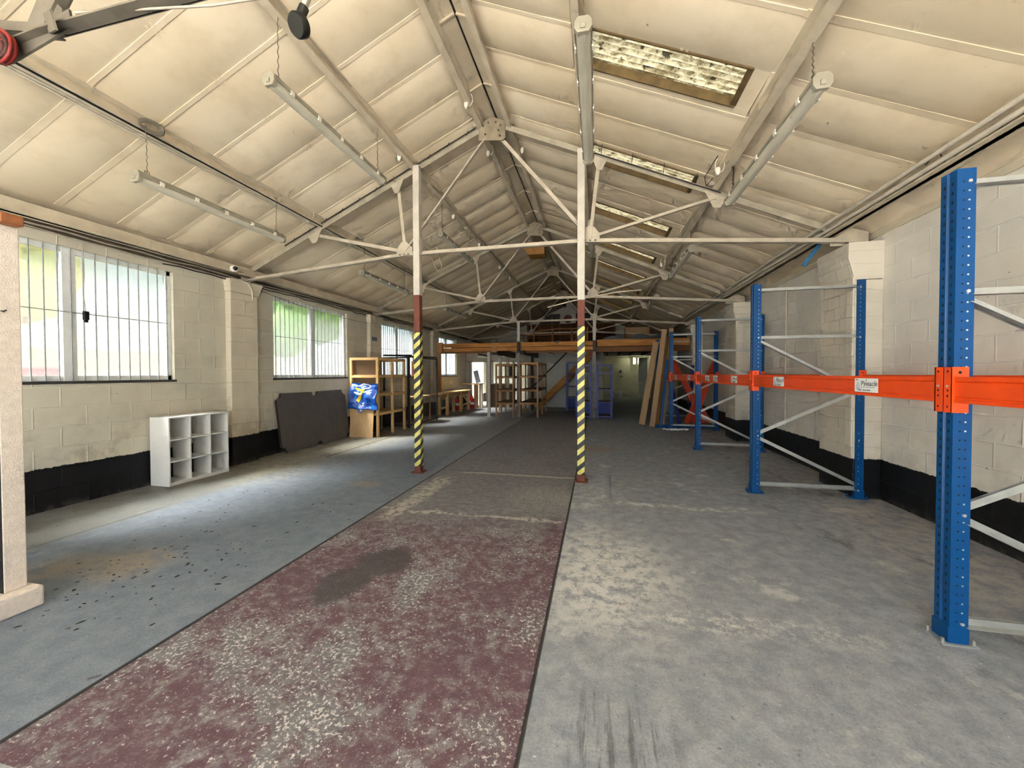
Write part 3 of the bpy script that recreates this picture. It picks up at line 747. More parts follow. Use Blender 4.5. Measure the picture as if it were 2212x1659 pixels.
b = MB(); b.box(-3.75, -3.55, y0-.06, y0, 2.28, 2.5); b.build('beam_end', M['oldpine'], t)
b = MB(); b.box(XL+.14, XL+.24, y0-.14, y0-.04, 0, 2.3)
tag(b.build('timber_post', M['oldpine']), 'brown timber post standing under the left end of the mezzanine beam', 'post')
# timber balustrade on the deck
t = thing('balustrade', 'dark timber handrail frame standing on the mezzanine deck', 'railing', (-1.4, 14.2, 2.625))
for x in (-2.3, -1.6, -.9, -.35):
    b = MB(); b.box(x-.03, x+.03, 14.17, 14.23, 2.625, 3.12 if x > -2 else 3.05); b.build('post', M['darkwood'], t)
b = MB(); b.bar((-1.62, 14.2, 3.14), (-.3, 14.2, 3.14), .07, .045); b.bar((-2.35, 14.2, 3.05), (-1.6, 14.2, 3.13), .07, .045); b.build('handrail', M['darkwood'], t)
b = MB(); b.bar((-2.9, 14.2, 2.94), (-.3, 14.2, 2.94), .05, .04); b.bar((-.9, 14.2, 2.66), (-.35, 14.2, 2.92), .04, .04); b.build('rail', M['darkwood'], t)
# brown board partition with studs at the back of the deck
t = thing('stud_partition', 'brown board and batten partition at the back of the mezzanine', 'partition', (-1.5, 21.1, 2.625))
b = MB(); b.box(-3.8, .95, 21.05, 21.15, 2.63, 4.22); b.build('board_panel', M['brownb'], t)
for x in (-3.75, -3.1, -2.4, -1.98, -1.1, -.35, .3, .9):
    b = MB(); b.box(x-.03, x+.03, 21.0, 21.05, 2.63, 4.6 if x in (-1.98, -1.1, -2.4) else 4.2); b.build('stud', M['darkwood'], t)
for z in (2.75, 3.45, 4.15):
    b = MB(); b.box(-3.8, .95, 21.0, 21.05, z, z+.06); b.build('rail', M['darkwood'], t)
b = MB(); b.prism([(-3.2, 4.22), (.3, 4.22), (-.5, 4.75), (-2.5, 4.75)], (0, 21.1, 0), (1, 0, 0), (0, 0, 1), (0, 1, 0), .05); b.build('black_top_sheet', M['blackiron'], t)  # solid black sheet above the boards, no hole behind it
b = MB(); b.prism([(-1.95, 4.2), (-1.12, 4.2), (-1.12, 4.9), (-1.53, 5.12), (-1.95, 4.9)], (0, 20.96, 0), (1, 0, 0), (0, 0, 1), (0, 1, 0), .04); b.build('white_gable_board', M['plaster'], t)
b = MB(); b.tube([(-1.53, 20.95, 4.45), (-1.53, 20.93, 4.45)], .22, 24); b.build('red_disc', M['redox'], t)
b = MB(); b.box(-5.9, -3.95, 20.9, 21.2, 2.63, 3.9); tag(b.build('white_block_wall', M['wall_e']), 'pale block wall standing on the mezzanine, left of the brown partition', 'wall', None, 'structure')
b = MB(); rr = random.Random(4); n = 14
top = [(.1+3.0*i/n, 2.64+.10+.22*abs(math.sin(i*.7))*rr.uniform(.5, 1)+(.12 if i > 8 else 0)) for i in range(n+1)]
b.prism([(.1, 2.63)]+top+[(3.1, 2.63)], (0, 14.6, 0), (1, 0, 0), (0, 0, 1), (0, 1, 0), .7)
tag(b.build('dark_sheeting_bundle', M['blackpl'], bevel=.03), 'bundle of black sheeting heaped on the right of the mezzanine deck', 'sheeting')
t = thing('plywood_crate', 'pale open wooden crate on the mezzanine, right of the brown partition', 'crate', (1.6, 17, 2.625))
b = MB(); b.box(1.15, 2.15, 17.0, 17.5, 2.63, 2.66); b.box(1.15, 1.18, 17.0, 17.5, 2.63, 3.45); b.box(1.15, 2.15, 17.47, 17.5, 2.63, 3.5); b.build('shell', M['plank'], t)
b = MB(); b.box(2.10, 2.15, 17.0, 17.05, 2.63, 3.5); b.box(1.15, 2.15, 17.0, 17.03, 3.05, 3.1); b.build('frame', M['oldpine'], t)
b = MB(); b.tube([(-1.36, TY[3]+.2, 2.60), (-1.36, y0-.08, 2.60)], .05, 14); tag(b.build('round_vent', M['blackpl']), 'small round black vent on the mezzanine front beam', 'vent')

# ---- under the mezzanine: end wall with stair, left office openings, right passage
b = MB(); b.box(-2.95, .25, 17.2, 17.32, 0, 2.45); b.box(-2.95, -2.83, 17.32, YB, 0, 2.45)
struct(b.build('wall_partition_stair', M['plaster'], origin=(0, 0, 0)))
b = MB(); b.box(XL, -2.95, 17.0, 17.1, 2.03, 2.45); b.box(-4.72, -3.62, 17.0, 17.1, 0, 1.02)
for x in (-5.72, -4.92, -4.70, -3.66, -3.0): b.box(x-.05, x+.05, 17.0, 17.1, 0, 2.1)
b.box(-5.93, -5.72, 17.0, 17.1, 0, 2.1)
struct(b.build('wall_partition_office', M['plaster'], origin=(0, 0, 0)))
b = MB(); b.box(-5.9, -2.95, 20.4, 20.5, 0, 2.45); struct(b.build('wall_office_back', M['plaster'], origin=(0, 0, 0)))
b = MB(); b.box(-.06, .25, 17.32, 26, 0, 2.6); b.box(-.06, 3.28, 26, 26.15, 0, 2.75); b.box(-.06, 3.48, 21.6, 26.15, 2.62, 2.7)
b.box(2.98, 3.28, 20.5, 23.2, 0, 2.62)
struct(b.build('wall_passage', M['doorp'], origin=(0, 0, 0)))
t = thing('stair', 'timber stair rising behind the blue shelf units to the mezzanine', 'staircase', (-1.1, 16.6, 0))
for y in (16.3, 17.05):
    b = MB(); b.bar((-2.45, y, .12), (-.05, y, 2.5), .05, .26, (0, 0, 1)); b.build('stringer', M['beamwood'] if y < 17 else M['darkwood'], t)
for i in range(10):
    f = (i+.7)/10.6
    b = MB(); b.box(-2.45+2.4*f-.11, -2.45+2.4*f+.11, 16.33, 17.03, .12+2.38*f-.02, .12+2.38*f+.02); b.build('tread', M['darkwood'], t)
b = MB(); b.tube([(-2.75, 16.28, .88), (-1.2, 16.28, 2.42)], .028, 8); b.build('handrail', M['blackiron'], t)
b = MB(); b.box(-2.78, -2.70, 16.24, 16.32, 0, .95); b.build('newel_post', M['blackiron'], t)
# passage door, cupboard, light and bucket
t = thing('door_1', 'off-white panelled door at the far end of the right passage', 'door', (1.3, 25.95, .0)); t['kind'] = 'structure'
b = MB(); b.box(.45, 2.05, 25.9, 25.99, .12, 2.5); b.box(.5, 1.15, 25.87, 25.9, 1.55, 2.25); b.box(1.35, 2.0, 25.87, 25.9, .25, 1.4); b.build('door_leaf', M['doorp'], t)
b = MB(); b.box(1.42, 1.56, 25.84, 25.9, 1.55, 1.70); b.build('notice_plate', M['blackpl'], t)
b = MB(); b.box(1.45, 1.62, 25.83, 25.88, 1.28, 1.33); b.build('door_handle', M['blackiron'], t)
t = thing('wall_cupboard', 'pale tall cupboard beside the lit passage at the far right', 'cupboard', (2.75, 24.6, 0))
b = MB(); b.box(2.45, 2.95, 24.3, 24.9, .95, 2.45); b.build('upper_unit', M['melamine'], t)
b = MB(); b.box(2.5, 3.1, 24.2, 24.9, 0, .9); b.build('lower_unit', M['melamine'], t)
t = thing('bulkhead_light', 'glowing upright lamp beside the far passage door', 'lamp', (2.32, 25.6, 2.1))
b = MB(); b.box(2.24, 2.40, 25.62, 25.7, 2.08, 2.52); b.build('mounting', M['plastic'], t)
b = MB(); b.tube([(2.32, 25.56, 2.12), (2.32, 25.56, 2.16), (2.32, 25.56, 2.42), (2.32, 25.56, 2.47)], [.03, .07, .07, .03], 12); b.build('glowing_cover', M['lampglow'], t)
t = thing('bucket', 'white plastic tub on the floor before the far door', 'tub', (1.25, 24, 0))
b = MB(); b.tube([(1.25, 24, 0), (1.25, 24, .36)], [.22, .27], 20); b.build('shell', M['melamine'], t)
b = MB(); b.tube([(1.25, 24, .34), (1.25, 24, .38)], .285, 20); b.build('rim', M['whitepl'], t)

# partition wall end (pier) with kerb at the far left
b = MB(); b.box(-4.25, -3.62, 1.64, 1.745, .13, 2.44)
o = b.build('pier', [M['render'], M['blackblock']], bevel=.006)
for p in o.data.polygons:
    if p.normal.y < -.9: p.material_index = 1
tag(o, 'rough pink-white wall end at the left edge, standing on a kerb', 'pier', None, 'structure')
b = MB(); b.box(-4.3, -3.535, .9, 1.78, 0, .13); tag(b.build('kerb', M['render'], bevel=.012), 'low pink-white kerb under the wall end at the left edge', 'kerb', None, 'structure')
b = MB(); b.box(-3.78, -3.56, 1.64, 1.74, 2.44, 2.505); tag(b.build('brick', M['brick'], bevel=.006), 'orange brick lying on top of the wall end at the left edge', 'brick')
b = MB(); b.tube([(-3.62, 1.66, 1.90), (-3.60, 1.66, 1.895), (-3.585, 1.665, 1.905)], .004, 6); tag(b.build('wire_hook', M['blackiron']), 'small bent wire hook sticking out of the wall end', 'hook')
# ================================================================== LAMPS
def strip_lamp(x, y, z, label, zt, ends=(.11, 1.68), L=1.79):
    g = 'chain-hung strip lamps'
    t = thing('strip_lamp', label, 'ceiling lamp', (x, y, z), g)
    b = MB(); pr = [(-.065, -.012), (.065, -.012), (.065, .004), (.05, .008), (.042, .045), (-.042, .045), (-.05, .008), (-.065, .004)]
    b.prism(pr, (x, y+.02, z), (1, 0, 0), (0, 0, 1), (0, 1, 0), L-.04); hs = b.build('housing', M['plastic'], t)
    b = MB(); p = arc((0, -.012), .052, 180, 360, 10); b.prism(p, (x, y+.03, z), (1, 0, 0), (0, 0, 1), (0, 1, 0), L-.06); b.build('diffuser', M['diffuser'], t)
    for e, s in ((y, 1), (y+L, -1)):
        b = MB(); p = [(-.06, -.03), (-.04, -.062), (.04, -.062), (.06, -.03), (.06, .02), (.035, .05), (-.035, .05), (-.06, .02)]
        b.prism(p, (x, e if s > 0 else e-.035, z), (1, 0, 0), (0, 0, 1), (0, 1, 0), .035); b.box(x-.018, x+.018, e-.012 if s > 0 else e, e if s > 0 else e+.012, z-.04, z-.005)
        b.build('end_cap', M['plastic'], t, .004)
    for i in range(5):
        yy = y+.2+(L-.4)*i/4; b = MB()
        for s in (-1, 1): b.box(x+s*.064-.006, x+s*.064+.006, yy-.02, yy+.02, z-.03, z+.012)
        b.build('clip', M['clip'], hs)
    for i, e in enumerate(ends):
        b = MB(); zt_ = zt; n = 14
        for k in range(n):
            za, zb = z+.06+(zt_-z-.06)*k/n, z+.06+(zt_-z-.06)*(k+1)/n; o = .006 if k % 2 else -.006
            b.tube([(x+o, y+e, za), (x-o, y+e, zb)], .004, 5)
        ch = b.build('chain', M['chain'], t)
        b = MB(); b.tube([(x, y+e-.02, z+.05), (x, y+e-.02, z+.085), (x, y+e+.02, z+.085), (x, y+e+.02, z+.05)], .004, 5)
        b.build('hook', M['chain'], ch)
    return t
strip_lamp(-4.34, 2.86, 3.42, 'nearest lower strip lamp hanging before the left windows', zl(-4.34)-.1)
strip_lamp(-2.74, 2.80, 4.03, 'upper left strip lamp nearest the camera, beside the black round sensor', zl(-2.74)-.1)
strip_lamp(-.10, 2.82, 3.99, 'strip lamp seen nearly end-on beside the first rooflight, right of the ridge', zl(-.1)-.1, (.05, 1.72))
strip_lamp(1.5, 3.05, 3.50, 'strip lamp hanging over the near blue rack on the right slope', zl(1.5)-.1, (.13, 1.8), 1.9)
strip_lamp(-4.34, 6.50, 3.42, 'lower left strip lamp hanging beyond the nearest full truss', zl(-4.34)-.1)
strip_lamp(-2.74, 6.47, 4.01, 'upper left strip lamp hanging beyond the nearest full truss', zl(-2.74)-.1)
strip_lamp(1.5, 6.75, 3.53, 'right strip lamp hanging beyond the nearest full truss', zl(1.5)-.1)
strip_lamp(-.10, 6.6, 4.02, 'strip lamp right of the ridge, hidden behind the tie bar of the nearest full truss', zl(-.1)-.1)
strip_lamp(-4.34, 10.6, 3.41, 'lower left strip lamp furthest from the camera, beyond the second truss', zl(-4.34)-.1)
strip_lamp(1.5, 10.55, 3.5, 'right strip lamp furthest from the camera, beyond the second truss', zl(1.5)-.1)
strip_lamp(-4.4, 13.75, 2.22, 'bright strip lamp fixed under the mezzanine, left of its first beam', 2.42)
strip_lamp(-1.75, 13.7, 2.25, 'strip lamp fixed under the mezzanine, above the wooden racks', 2.40)

def holder(x, y, z, label, loop=True):
    t = thing('lamp_holder', label, 'lamp holder', (x, y, z), 'lamp holders on the roof purlins')
    b = MB(); b.tube([(x, y, z+.05), (x, y, z+.03), (x, y-.012, z), (x, y-.018, z-.04)], [.026, .032, .028, .014], 14); b.build('body', M['clip'], t)
    if loop:
        b = MB(); pts = [(x+.05*math.sin(a)+.03, y+.02, z+.09-.085*math.cos(a)) for a in [R(20*i) for i in range(16)]]
        b.tube(pts, .005, 6); b.build('flex', M['clip'], t)
holder(-1.70, 4.93, 5.06, 'white lamp holder with a looped flex at the ridge, before the nearest full truss')
holder(-1.72, 6.05, 5.04, 'white lamp holder at the ridge, just behind the nearest full truss')
holder(-1.16, 6.05, 5.02, 'white lamp holder on the right ridge purlin behind the ridge plate', False)
holder(-2.78, 5.12, 4.60, 'white junction fitting at the lower end of the upper left purlin bay', False)
holder(-4.42, 5.25, 3.92, 'tangled white junction fitting where the cabled purlin meets the left rafter')
holder(1.38, 4.98, 3.86, 'white round lamp holder with black loop by the right rafter of the nearest full truss')
holder(1.38, 9.0, 3.86, 'white lamp holder with loop by the right rafter of the second truss')
holder(-1.7, 9.9, 5.04, 'white curled lamp holder at the ridge near the ochre heater')
for x, y in ((-2.76, 7.2), (-2.76, 8.9), (-2.76, 10.9), (-2.76, 12.2)):
    holder(x, y, 4.58, 'white holder on the upper left purlin, %s' % {7.2: 'beside the far upper strip lamp', 8.9: 'between the nearest and second full trusses', 10.9: 'just past the second truss', 12.2: 'close to the third truss'}[y], False)

# black round sensor on a bright tube
t = thing('round_sensor', 'black round sensor head on a bright metal tube, hanging at top left', 'sensor', (-1.34, 1.54, 3.1))
b = MB(); b.cyl((-1.315, 1.54, 3.165), (-1.25, 1.56, 3.34), .016, 12); b.build('tube', M['alum'], t)
b = MB(); b.cyl((-1.325, 1.54, 3.14), (-1.31, 1.545, 3.18), .021, 12); b.build('collar', M['blackpl'], t)
c = Vector((-1.335, 1.54, 3.098)); d = Vector((-.25, -.75, -.55)).normalized()
b = MB(); b.tube([c-d*.022, c-d*.018, c+d*.012, c+d*.02], [.03, .048, .05, .044], 24); b.build('head', M['blackpl'], t)
b = MB(); pts = [(-2.62, 1.48, 3.36), (-2.2, 1.5, 3.31), (-1.8, 1.52, 3.265), (-1.32, 1.53, 3.235)]
b.tube(pts, .006, 6); tag(b.build('cable', M['cable']), 'thin grey cable stretched from the corner truss to the black sensor', 'cable')
# red webbing round the corner truss
t = thing('lifting_sling', 'folded red webbing sling wrapped round the corner truss at top left', 'sling', (-3.2, 1.5, 3.2))
for i in range(9):          # nested folds of webbing, bent back round the steel
    b = MB(); rr_ = .012+.0105*i; cs, sn = math.cos(R(-26)), math.sin(R(-26))
    path = [(-.30, rr_), (-.15, rr_*1.05)]+[(.02+rr_*.9*math.cos(R(q)), rr_*math.sin(R(q))) for q in range(90, -91, -20)]+[(-.15, -rr_*1.05), (-.30, -rr_)]
    b.tube([(-3.085+u*cs-v*sn, 1.435+.012*math.sin(i*2.1), 3.235+u*sn*1.1+v*cs*.8) for u, v in path], .0085+.002*(i % 2), 8)
    b.build('webbing_fold', M['strapgap'] if i in (2, 5) else M['strap'], t)
# angle bracket of the corner truss
b = MB(); b.bar((-3.15, 1.50, 3.255), (-2.68, 1.50, 3.36), .10, .012, (0, 1, 0)); b.bar((-2.80, 1.47, 3.33), (-2.66, 1.42, 3.28), .08, .01, (0, 1, .4))
tag(b.build('steel_bracket', M['greysteel']), 'grey flat steel bracket beside the red sling at top left', 'bracket')

# ochre box heater under the ridge
t = thing('heater', 'ochre box heater hanging under the ridge beyond the nearest truss', 'heater', (-1.45, 9.46, 4.4))
b = MB(); b.prism([(-.27, 4.60), (.25, 4.60), (.25, 4.40), (-.15, 4.40)], (XC, 9.3, 0), (1, 0, 0), (0, 0, 1), (0, 1, 0), .4); b.build('casing', M['heater'], t, .01)
b = MB()
for x in (-.2, -.02, .14): b.box(XC+x, XC+x+.10, 9.29, 9.3, 4.615, 4.645)
b.box(XC-.27, XC+.25, 9.3, 9.7, 4.60, 4.612); b.box(XC-.27, XC+.25, 9.3, 9.7, 4.645, 4.66); b.build('vent_slot', M['heater'], t)
b = MB()
for x in (-.2, .2): b.tube([(XC+x, 9.5, 4.66), (XC+x, 9.5, 5.08)], .006, 6)
b.build('hanger', M['chain'], t)
# dome camera on the eaves
t = thing('security_camera', 'small white camera with black round eye under the left eaves', 'camera', (-5.66, 5.08, 3.19))
b = MB(); b.tube([(-5.69, 5.08, 3.19), (-5.64, 5.07, 3.19), (-5.625, 5.065, 3.19)], [.05, .05, .042], 16); b.build('casing', M['whitepl'], t)
b = MB(); b.tube([(-5.627, 5.066, 3.19), (-5.612, 5.06, 3.19), (-5.605, 5.055, 3.19)], [.034, .03, .012], 16); b.build('lens', M['blackpl'], t)

# cables and conduits
def cable(pts, r, m, label, name='cable', group=None):
    b = MB(); b.tube(pts, r, 6); return tag(b.build(name, m), label, name.split('_')[-1], group)
rc = random.Random(11)
def along(x, z, y0, y1, n=40, amp=.012): return [(x+rc.uniform(-amp, amp)*.6, y0+(y1-y0)*i/n, z+rc.uniform(-amp, amp)) for i in range(n+1)]
cable(along(-5.90, 3.12, 1.8, 16), .012, M['cable'], 'thick pale cable running above the left windows, topmost of the bundle')
cable(along(-5.885, 3.075, 1.8, 16), .008, M['cable'], 'pale cable running above the left windows, middle of the bundle')
cable(along(-5.88, 3.04, 4.2, 13, 40, .02), .008, M['cableblk'], 'black sagging cable running above the left windows')
cable([(-5.82, 5.3, 3.08), (-5.80, 5.45, 3.05), (-5.79, 5.52, 2.95), (-5.79, 5.53, 2.78)], .014, M['cond'], 'pale bent cable end hanging over the pier past the nearest window')
cable([(-5.9, 3.35, 3.05), (-5.89, 3.36, 2.7), (-5.89, 3.345, 2.45), (-5.895, 3.37, 2.24)], .004, M['cable'], 'thin wire hanging in front of the nearest window')
b = MB(); b.box(-5.91, -5.87, 3.345, 3.385, 2.15, 2.25); b.box(-5.90, -5.88, 3.35, 3.38, 2.12, 2.15); tag(b.build('hanging_switch', M['blackpl']), 'small dark switch on the wire before the nearest window', 'switch')
cable([(-5.9, 5.6, 3.02), (-5.88, 7, 2.86), (-5.88, 8.6, 2.83), (-5.9, 9.3, 2.86)], .004, M['cableblk'], 'thin black wire sagging across the top of the second window')
for k, (dx, dz, m, r) in enumerate(((-.05, -.10, M['cond'], .010), (-.085, -.095, M['cond'], .009), (.03, -.135, M['cableblk'], .009))):
    x = -4.40+dx; cable(along(x, zl(x)+dz, 1.0, 13.2, 30, .004), r, m, ['pale conduit clipped along the cabled left purlin, higher of two', 'pale conduit clipped along the cabled left purlin, lower of two', 'black cable clipped along the cabled left purlin'][k], ['roof_conduit', 'roof_conduit', 'cable'][k])
b = MB(); c = Vector((-4.27, 2.97, zl(-4.36)-.13))
for k in range(4): b.tube([c+Vector((.03*math.cos(a)*(1+.1*k), .085*math.cos(a), .05*math.sin(a)+.01*k)) for a in [R(24*i) for i in range(15)]], .008, 6, closed=True)
tag(b.build('cable_coil', M['coil']), 'coil of cable tied on the left purlin above the nearest lower strip lamp', 'cable')
for k, (x, z, r) in enumerate(((2.70, 3.29, .022), (2.755, 3.24, .026))):
    cable(along(x, z, 1.2, 14, 10, .001), r, M['cond'], ['slim pale conduit along the right eaves, higher of the pair', 'wide pale conduit along the right eaves, lower of the pair'][k], 'roof_conduit')
cable([(2.72, 3.98, 3.26), (2.74, 3.93, 3.31), (2.73, 3.86, 3.30), (2.76, 3.85, 3.22), (2.79, 3.88, 3.2)], .004, M['cableblk'], 'thin black wire loop round the right eaves conduit')
cable(along(-2.70, zl(-2.70)-.05, 2.4, 3.9, 12, .012), .008, M['cable'], 'loose pale cable sagging beside the upper left purlin')
cable([(1.35, 4.86, 3.99), (1.31, 4.87, 3.93), (1.22, 4.9, 3.78), (1.25, 4.95, 3.70), (1.33, 4.98, 3.80)], .005, M['cableblk'], 'black looped flex by the right rafter of the nearest full truss')
cable([(1.51, 4.85, 3.98), (1.515, 4.86, 3.75), (1.51, 4.88, 3.55)], .006, M['cableblk'], 'black flex dropping to the strip lamp over the near rack')
cable([(-2.69, 5.62, 3.62), (-2.60, 5.7, 3.46), (-2.52, 5.75, 3.2), (-2.46, 5.75, 3.12), (-2.40, 5.75, 3.22), (-2.47, 5.7, 3.5)], .006, M['cable'], 'grey cable loop hanging behind the left striped post')
cable([(-1.18, 9.40, 3.12), (-.6, 9.42, 3.25), (-.05, 9.42, 3.345), (.5, 9.42, 3.42), (1.0, 9.42, 3.44)], .016, M['cond'], 'thin white bowed rod lying across the tie bar of the second truss', 'white_rod')
cable([(3.262, 7.71, .55), (3.262, 7.71, 3.12)], .014, M['cond'], 'vertical white conduit on the right wall behind the second rack frame', 'wall_conduit')
cable([(3.262, 10.45, .4), (3.262, 10.45, 1.7)], .012, M['cond'], 'vertical white conduit low on the right wall near the crossed orange beams', 'wall_conduit')
cable([(3.255, 10.5, 3.1), (3.25, 10.62, 3.12), (3.25, 10.66, 2.9), (3.25, 10.62, 2.1), (3.25, 10.5, 1.98), (3.25, 10.42, 2.2), (3.25, 10.42, 2.9)], .012, M['cond'], 'white looped cable hung on the right wall beyond the second rack bay', 'wall_cable')
b = MB(); pts = [(2.80, 5.72, 3.16), (2.72, 5.72, 3.04), (2.66, 5.7, 2.97), (2.60, 5.7, 2.88)]
for p, q in zip(pts, pts[1:]): b.bar(p, q, .05, .006, (0, 1, 0))
tag(b.build('webbing_strap', M['bluestrap']), 'blue webbing strap hanging from the right end of the nearest full truss', 'strap')
b = MB(); b.box(-2.80, -2.70, 5.46, 5.54, 1.60, 1.72); o = b.build('switch_box', M['bagprint_y'], bevel=.006)
t = thing('switch_box', 'red and yellow switch box behind the left striped post', 'switch', (-2.74, 5.5, 1.48)); bpy.data.objects.remove(o)
b = MB(); b.box(-2.795, -2.69, 5.47, 5.55, 1.60, 1.70); b.build('yellow_top', M['heater'], t, .006)
b = MB(); b.box(-2.78, -2.69, 5.465, 5.55, 1.47, 1.60); b.build('red_body', M['redp'], t, .006)
b = MB(); b.box(-2.80, -2.78, 5.48, 5.54, 1.46, 1.68); b.build('grey_side', M['greypost'], t)
t = thing('wall_sign', 'small grey notice on the pier between the second and third windows', 'sign', (-5.815, 9.3, 2.4))
b = MB(); b.box(-5.822, -5.812, 9.15, 9.42, 2.38, 2.50); b.build('plate', M['greyp'], t)
b = MB(); b.box(-5.813, -5.809, 9.17, 9.21, 2.40, 2.48); b.box(-5.813, -5.809, 9.24, 9.38, 2.45, 2.47); b.box(-5.813, -5.809, 9.24, 9.38, 2.41, 2.425); b.build('printed_lines', M['ink'], t)

# ================================================================== LEFT SIDE FURNITURE
# white cube unit
t = thing('cube_shelf', 'white nine-compartment cube shelf against the left wall', 'shelf', (-5.72, 4.43, 0))
x0, x1, y0, y1, H_ = -5.90, -5.575, 4.01, 4.86, .91; th = .016
b = MB(); b.box(x0, x1, y0, y0+th, 0, H_)
for z in (.30, .60):
    for x in (x0+.06, x1-.06): b.cyl((x, y0-.002, z), (x, y0, z), .006, 8)
b.build('side_panel', M['melamine'], t)
b = MB(); b.box(x0, x1, y1-th, y1, 0, H_); b.build('side_panel', M['melamine'], t)
b = MB(); b.box(x0, x1, y0, y1, H_, H_+th); b.build('top_panel', M['melamine'], t)
b = MB(); b.box(x0, x1, y0+th, y1-th, .03, .03+th); b.box(x1-.02, x1-.008, y0+th, y1-th, 0, .03); b.build('bottom_panel', M['melamine'], t)
for k in (1, 2):
    z = .03+(H_-.03)*k/3; b = MB(); b.box(x0+.01, x1, y0+th, y1-th, z-th/2, z+th/2); b.build('shelf', M['melamine'], t)
    y = y0+(y1-y0)*k/3; b = MB(); b.box(x0+.01, x1, y-th/2, y+th/2, .046, H_); b.build('divider', M['melamine'], t)

# grey slate slab with pocket notches leaning on the wall
def slab_outline(L, H, rc, rm):
    p = []
    p += [(rc*math.cos(R(a)), rc*math.sin(R(a))) for a in range(90, -1, -15)]
    mid = L/2
    p += [(mid+rm*math.cos(R(a)), rm*.9*math.sin(R(a))) for a in range(180, -1, -20)]
    p += [(L+rc*math.cos(R(a)), rc*math.sin(R(a))) for a in range(180, 89, -15)]
    p += [(L+rc*math.cos(R(a)), H+rc*math.sin(R(a))) for a in range(270, 179, -15)]
    p += [(mid+rm*math.cos(R(a)), H+rm*1.2*math.sin(R(a))) for a in range(0, -181, -20)]
    p += [(rc*math.cos(R(a)), H+rc*math.sin(R(a))) for a in range(0, -91, -15)]
    return p
b = MB(); L, H_ = 2.06, 1.14; lean = R(7)
ol = slab_outline(L, H_, .12, .085); r_ = random.Random(2)
ol = [(x+r_.uniform(-.006, .006), z+r_.uniform(-.006, .006)) for x, z in ol]
uy = Vector((-math.sin(lean), 0, math.cos(lean))); nx_ = Vector((-math.cos(lean), 0, -math.sin(lean)))
b.prism(ol, (-5.735, 6.08, .005), (-.02, 1, 0), uy, nx_, .05, 0, 1)
for i in range(7):
    for z in (.05, H_-.05):
        c = Vector((-5.735, 6.08, .005))+Vector((-.02, 1, 0))*(.2+i*.275)+uy*z; b.cyl(c, c-nx_*.003, .009, 8, 1)
tag(b.build('slate_slab', [M['slate'], M['slateedge']]), 'dark grey slab with scalloped notches leaning on the left wall', 'slab')

# wooden rack by the slab, with boards
def wood_rack(name, label, x0, x1, y0, y1, H_, levels, post, mats, grp=None, deck='chip', mid=True, top=True):
    t = thing(name, label, 'rack', ((x0+x1)/2, (y0+y1)/2, 0), grp); w = post
    ys = [y0, y1-w] + ([(y0+y1)/2] if mid else [])
    for y in ys:
        for x in (x0, x1-w):
            b = MB(); b.box(x, x+w, y, y+w, 0, H_); b.build('leg', mats[0], t)
    for k, z in enumerate(levels):
        hh = .055
        for y in (y0-.005, y1-w+.01):
            b = MB(); b.box(x0+w*.9, x1-w*.9, y, y+.03, z-hh, z); b.build('cross_rail', mats[1], t)
        for x in (x0+.005, x1-.035):
            b = MB(); b.box(x, x+.03, y0+.03, y1-.03, z-hh, z); b.build('side_rail', mats[2], t)
        if deck and (top or k < len(levels)-1):
            b = MB(); b.box(x0+.01, x1-.01, y0+.035, y1-.035, z, z+.015); b.build('shelf_board', M[deck], t)
    return t
t = wood_rack('wooden_rack', 'new pine rack beside the grey slab, blue bag hung on its end', -5.86, -5.10, 8.27, 9.62, 1.90, (.56, 1.02, 1.47, 1.89), .055, (M['pine'], M['pinex'], M['piney']))
b = MB(); b.box(-5.80, -5.15, 8.34, 8.352, 1.48, 1.85); b.box(-5.80, -5.15, 8.34, 8.352, 1.03, 1.42); b.build('end_board', M['hardb'], t)
b = MB(); b.bar((-5.48, 8.14, .0), (-5.48, 8.245, 1.18), .62, .012, (0, -1, .1)); tag(b.build('chipboard_sheet', M['chip']), 'pale chipboard sheet leaning below the blue bag on the pine rack', 'board')
# blue carrier bag hooked on the rack end
t = thing('carrier_bag', 'shiny blue plastic bag with a yellow figure, hung on the pine rack', 'bag', (-5.45, 8.2, .66))
def bagy(u, v): return 8.145+.07*v-.030*math.sin(u*7+v*5)*.6-.018*math.sin(v*11+u*3)-.012*math.sin(17*u-9*v)-(.03 if .2 < v < .9 else .01)
b = MB(); n = 26; vs = []; fs = []
for i in range(n+1):
    for j in range(n+1):
        u, v = i/n, j/n; x = -5.80+.72*u+(.012*math.sin(9*v)) + (v < .25)*(u-.5)*.06*(1-v*4); z = .665+.615*v+.012*math.sin(11*u)*(v < .1) + .01*math.sin(5*u+1)
        vs.append((x, bagy(u, v), z))
m_ = len(vs); vs += [(v[0], v[1]+.03, v[2]) for v in vs]
for i in range(n):
    for j in range(n):
        a = i*(n+1)+j; fs.append((a, a+n+1, a+n+2, a+1)); fs.append((m_+a, m_+a+1, m_+a+n+2, m_+a+n+1))
for i in range(n):
    for a, c in ((i*(n+1), (i+1)*(n+1)), (i*(n+1)+n, (i+1)*(n+1)+n)): fs.append((a, m_+a, m_+c, c))
    for a, c in ((i, i+1), (n*(n+1)+i, n*(n+1)+i+1)): fs.append((a, c, m_+c, m_+a))
b.add(vs, fs, 0, True); b.build('bag_body', M['bag'], t)
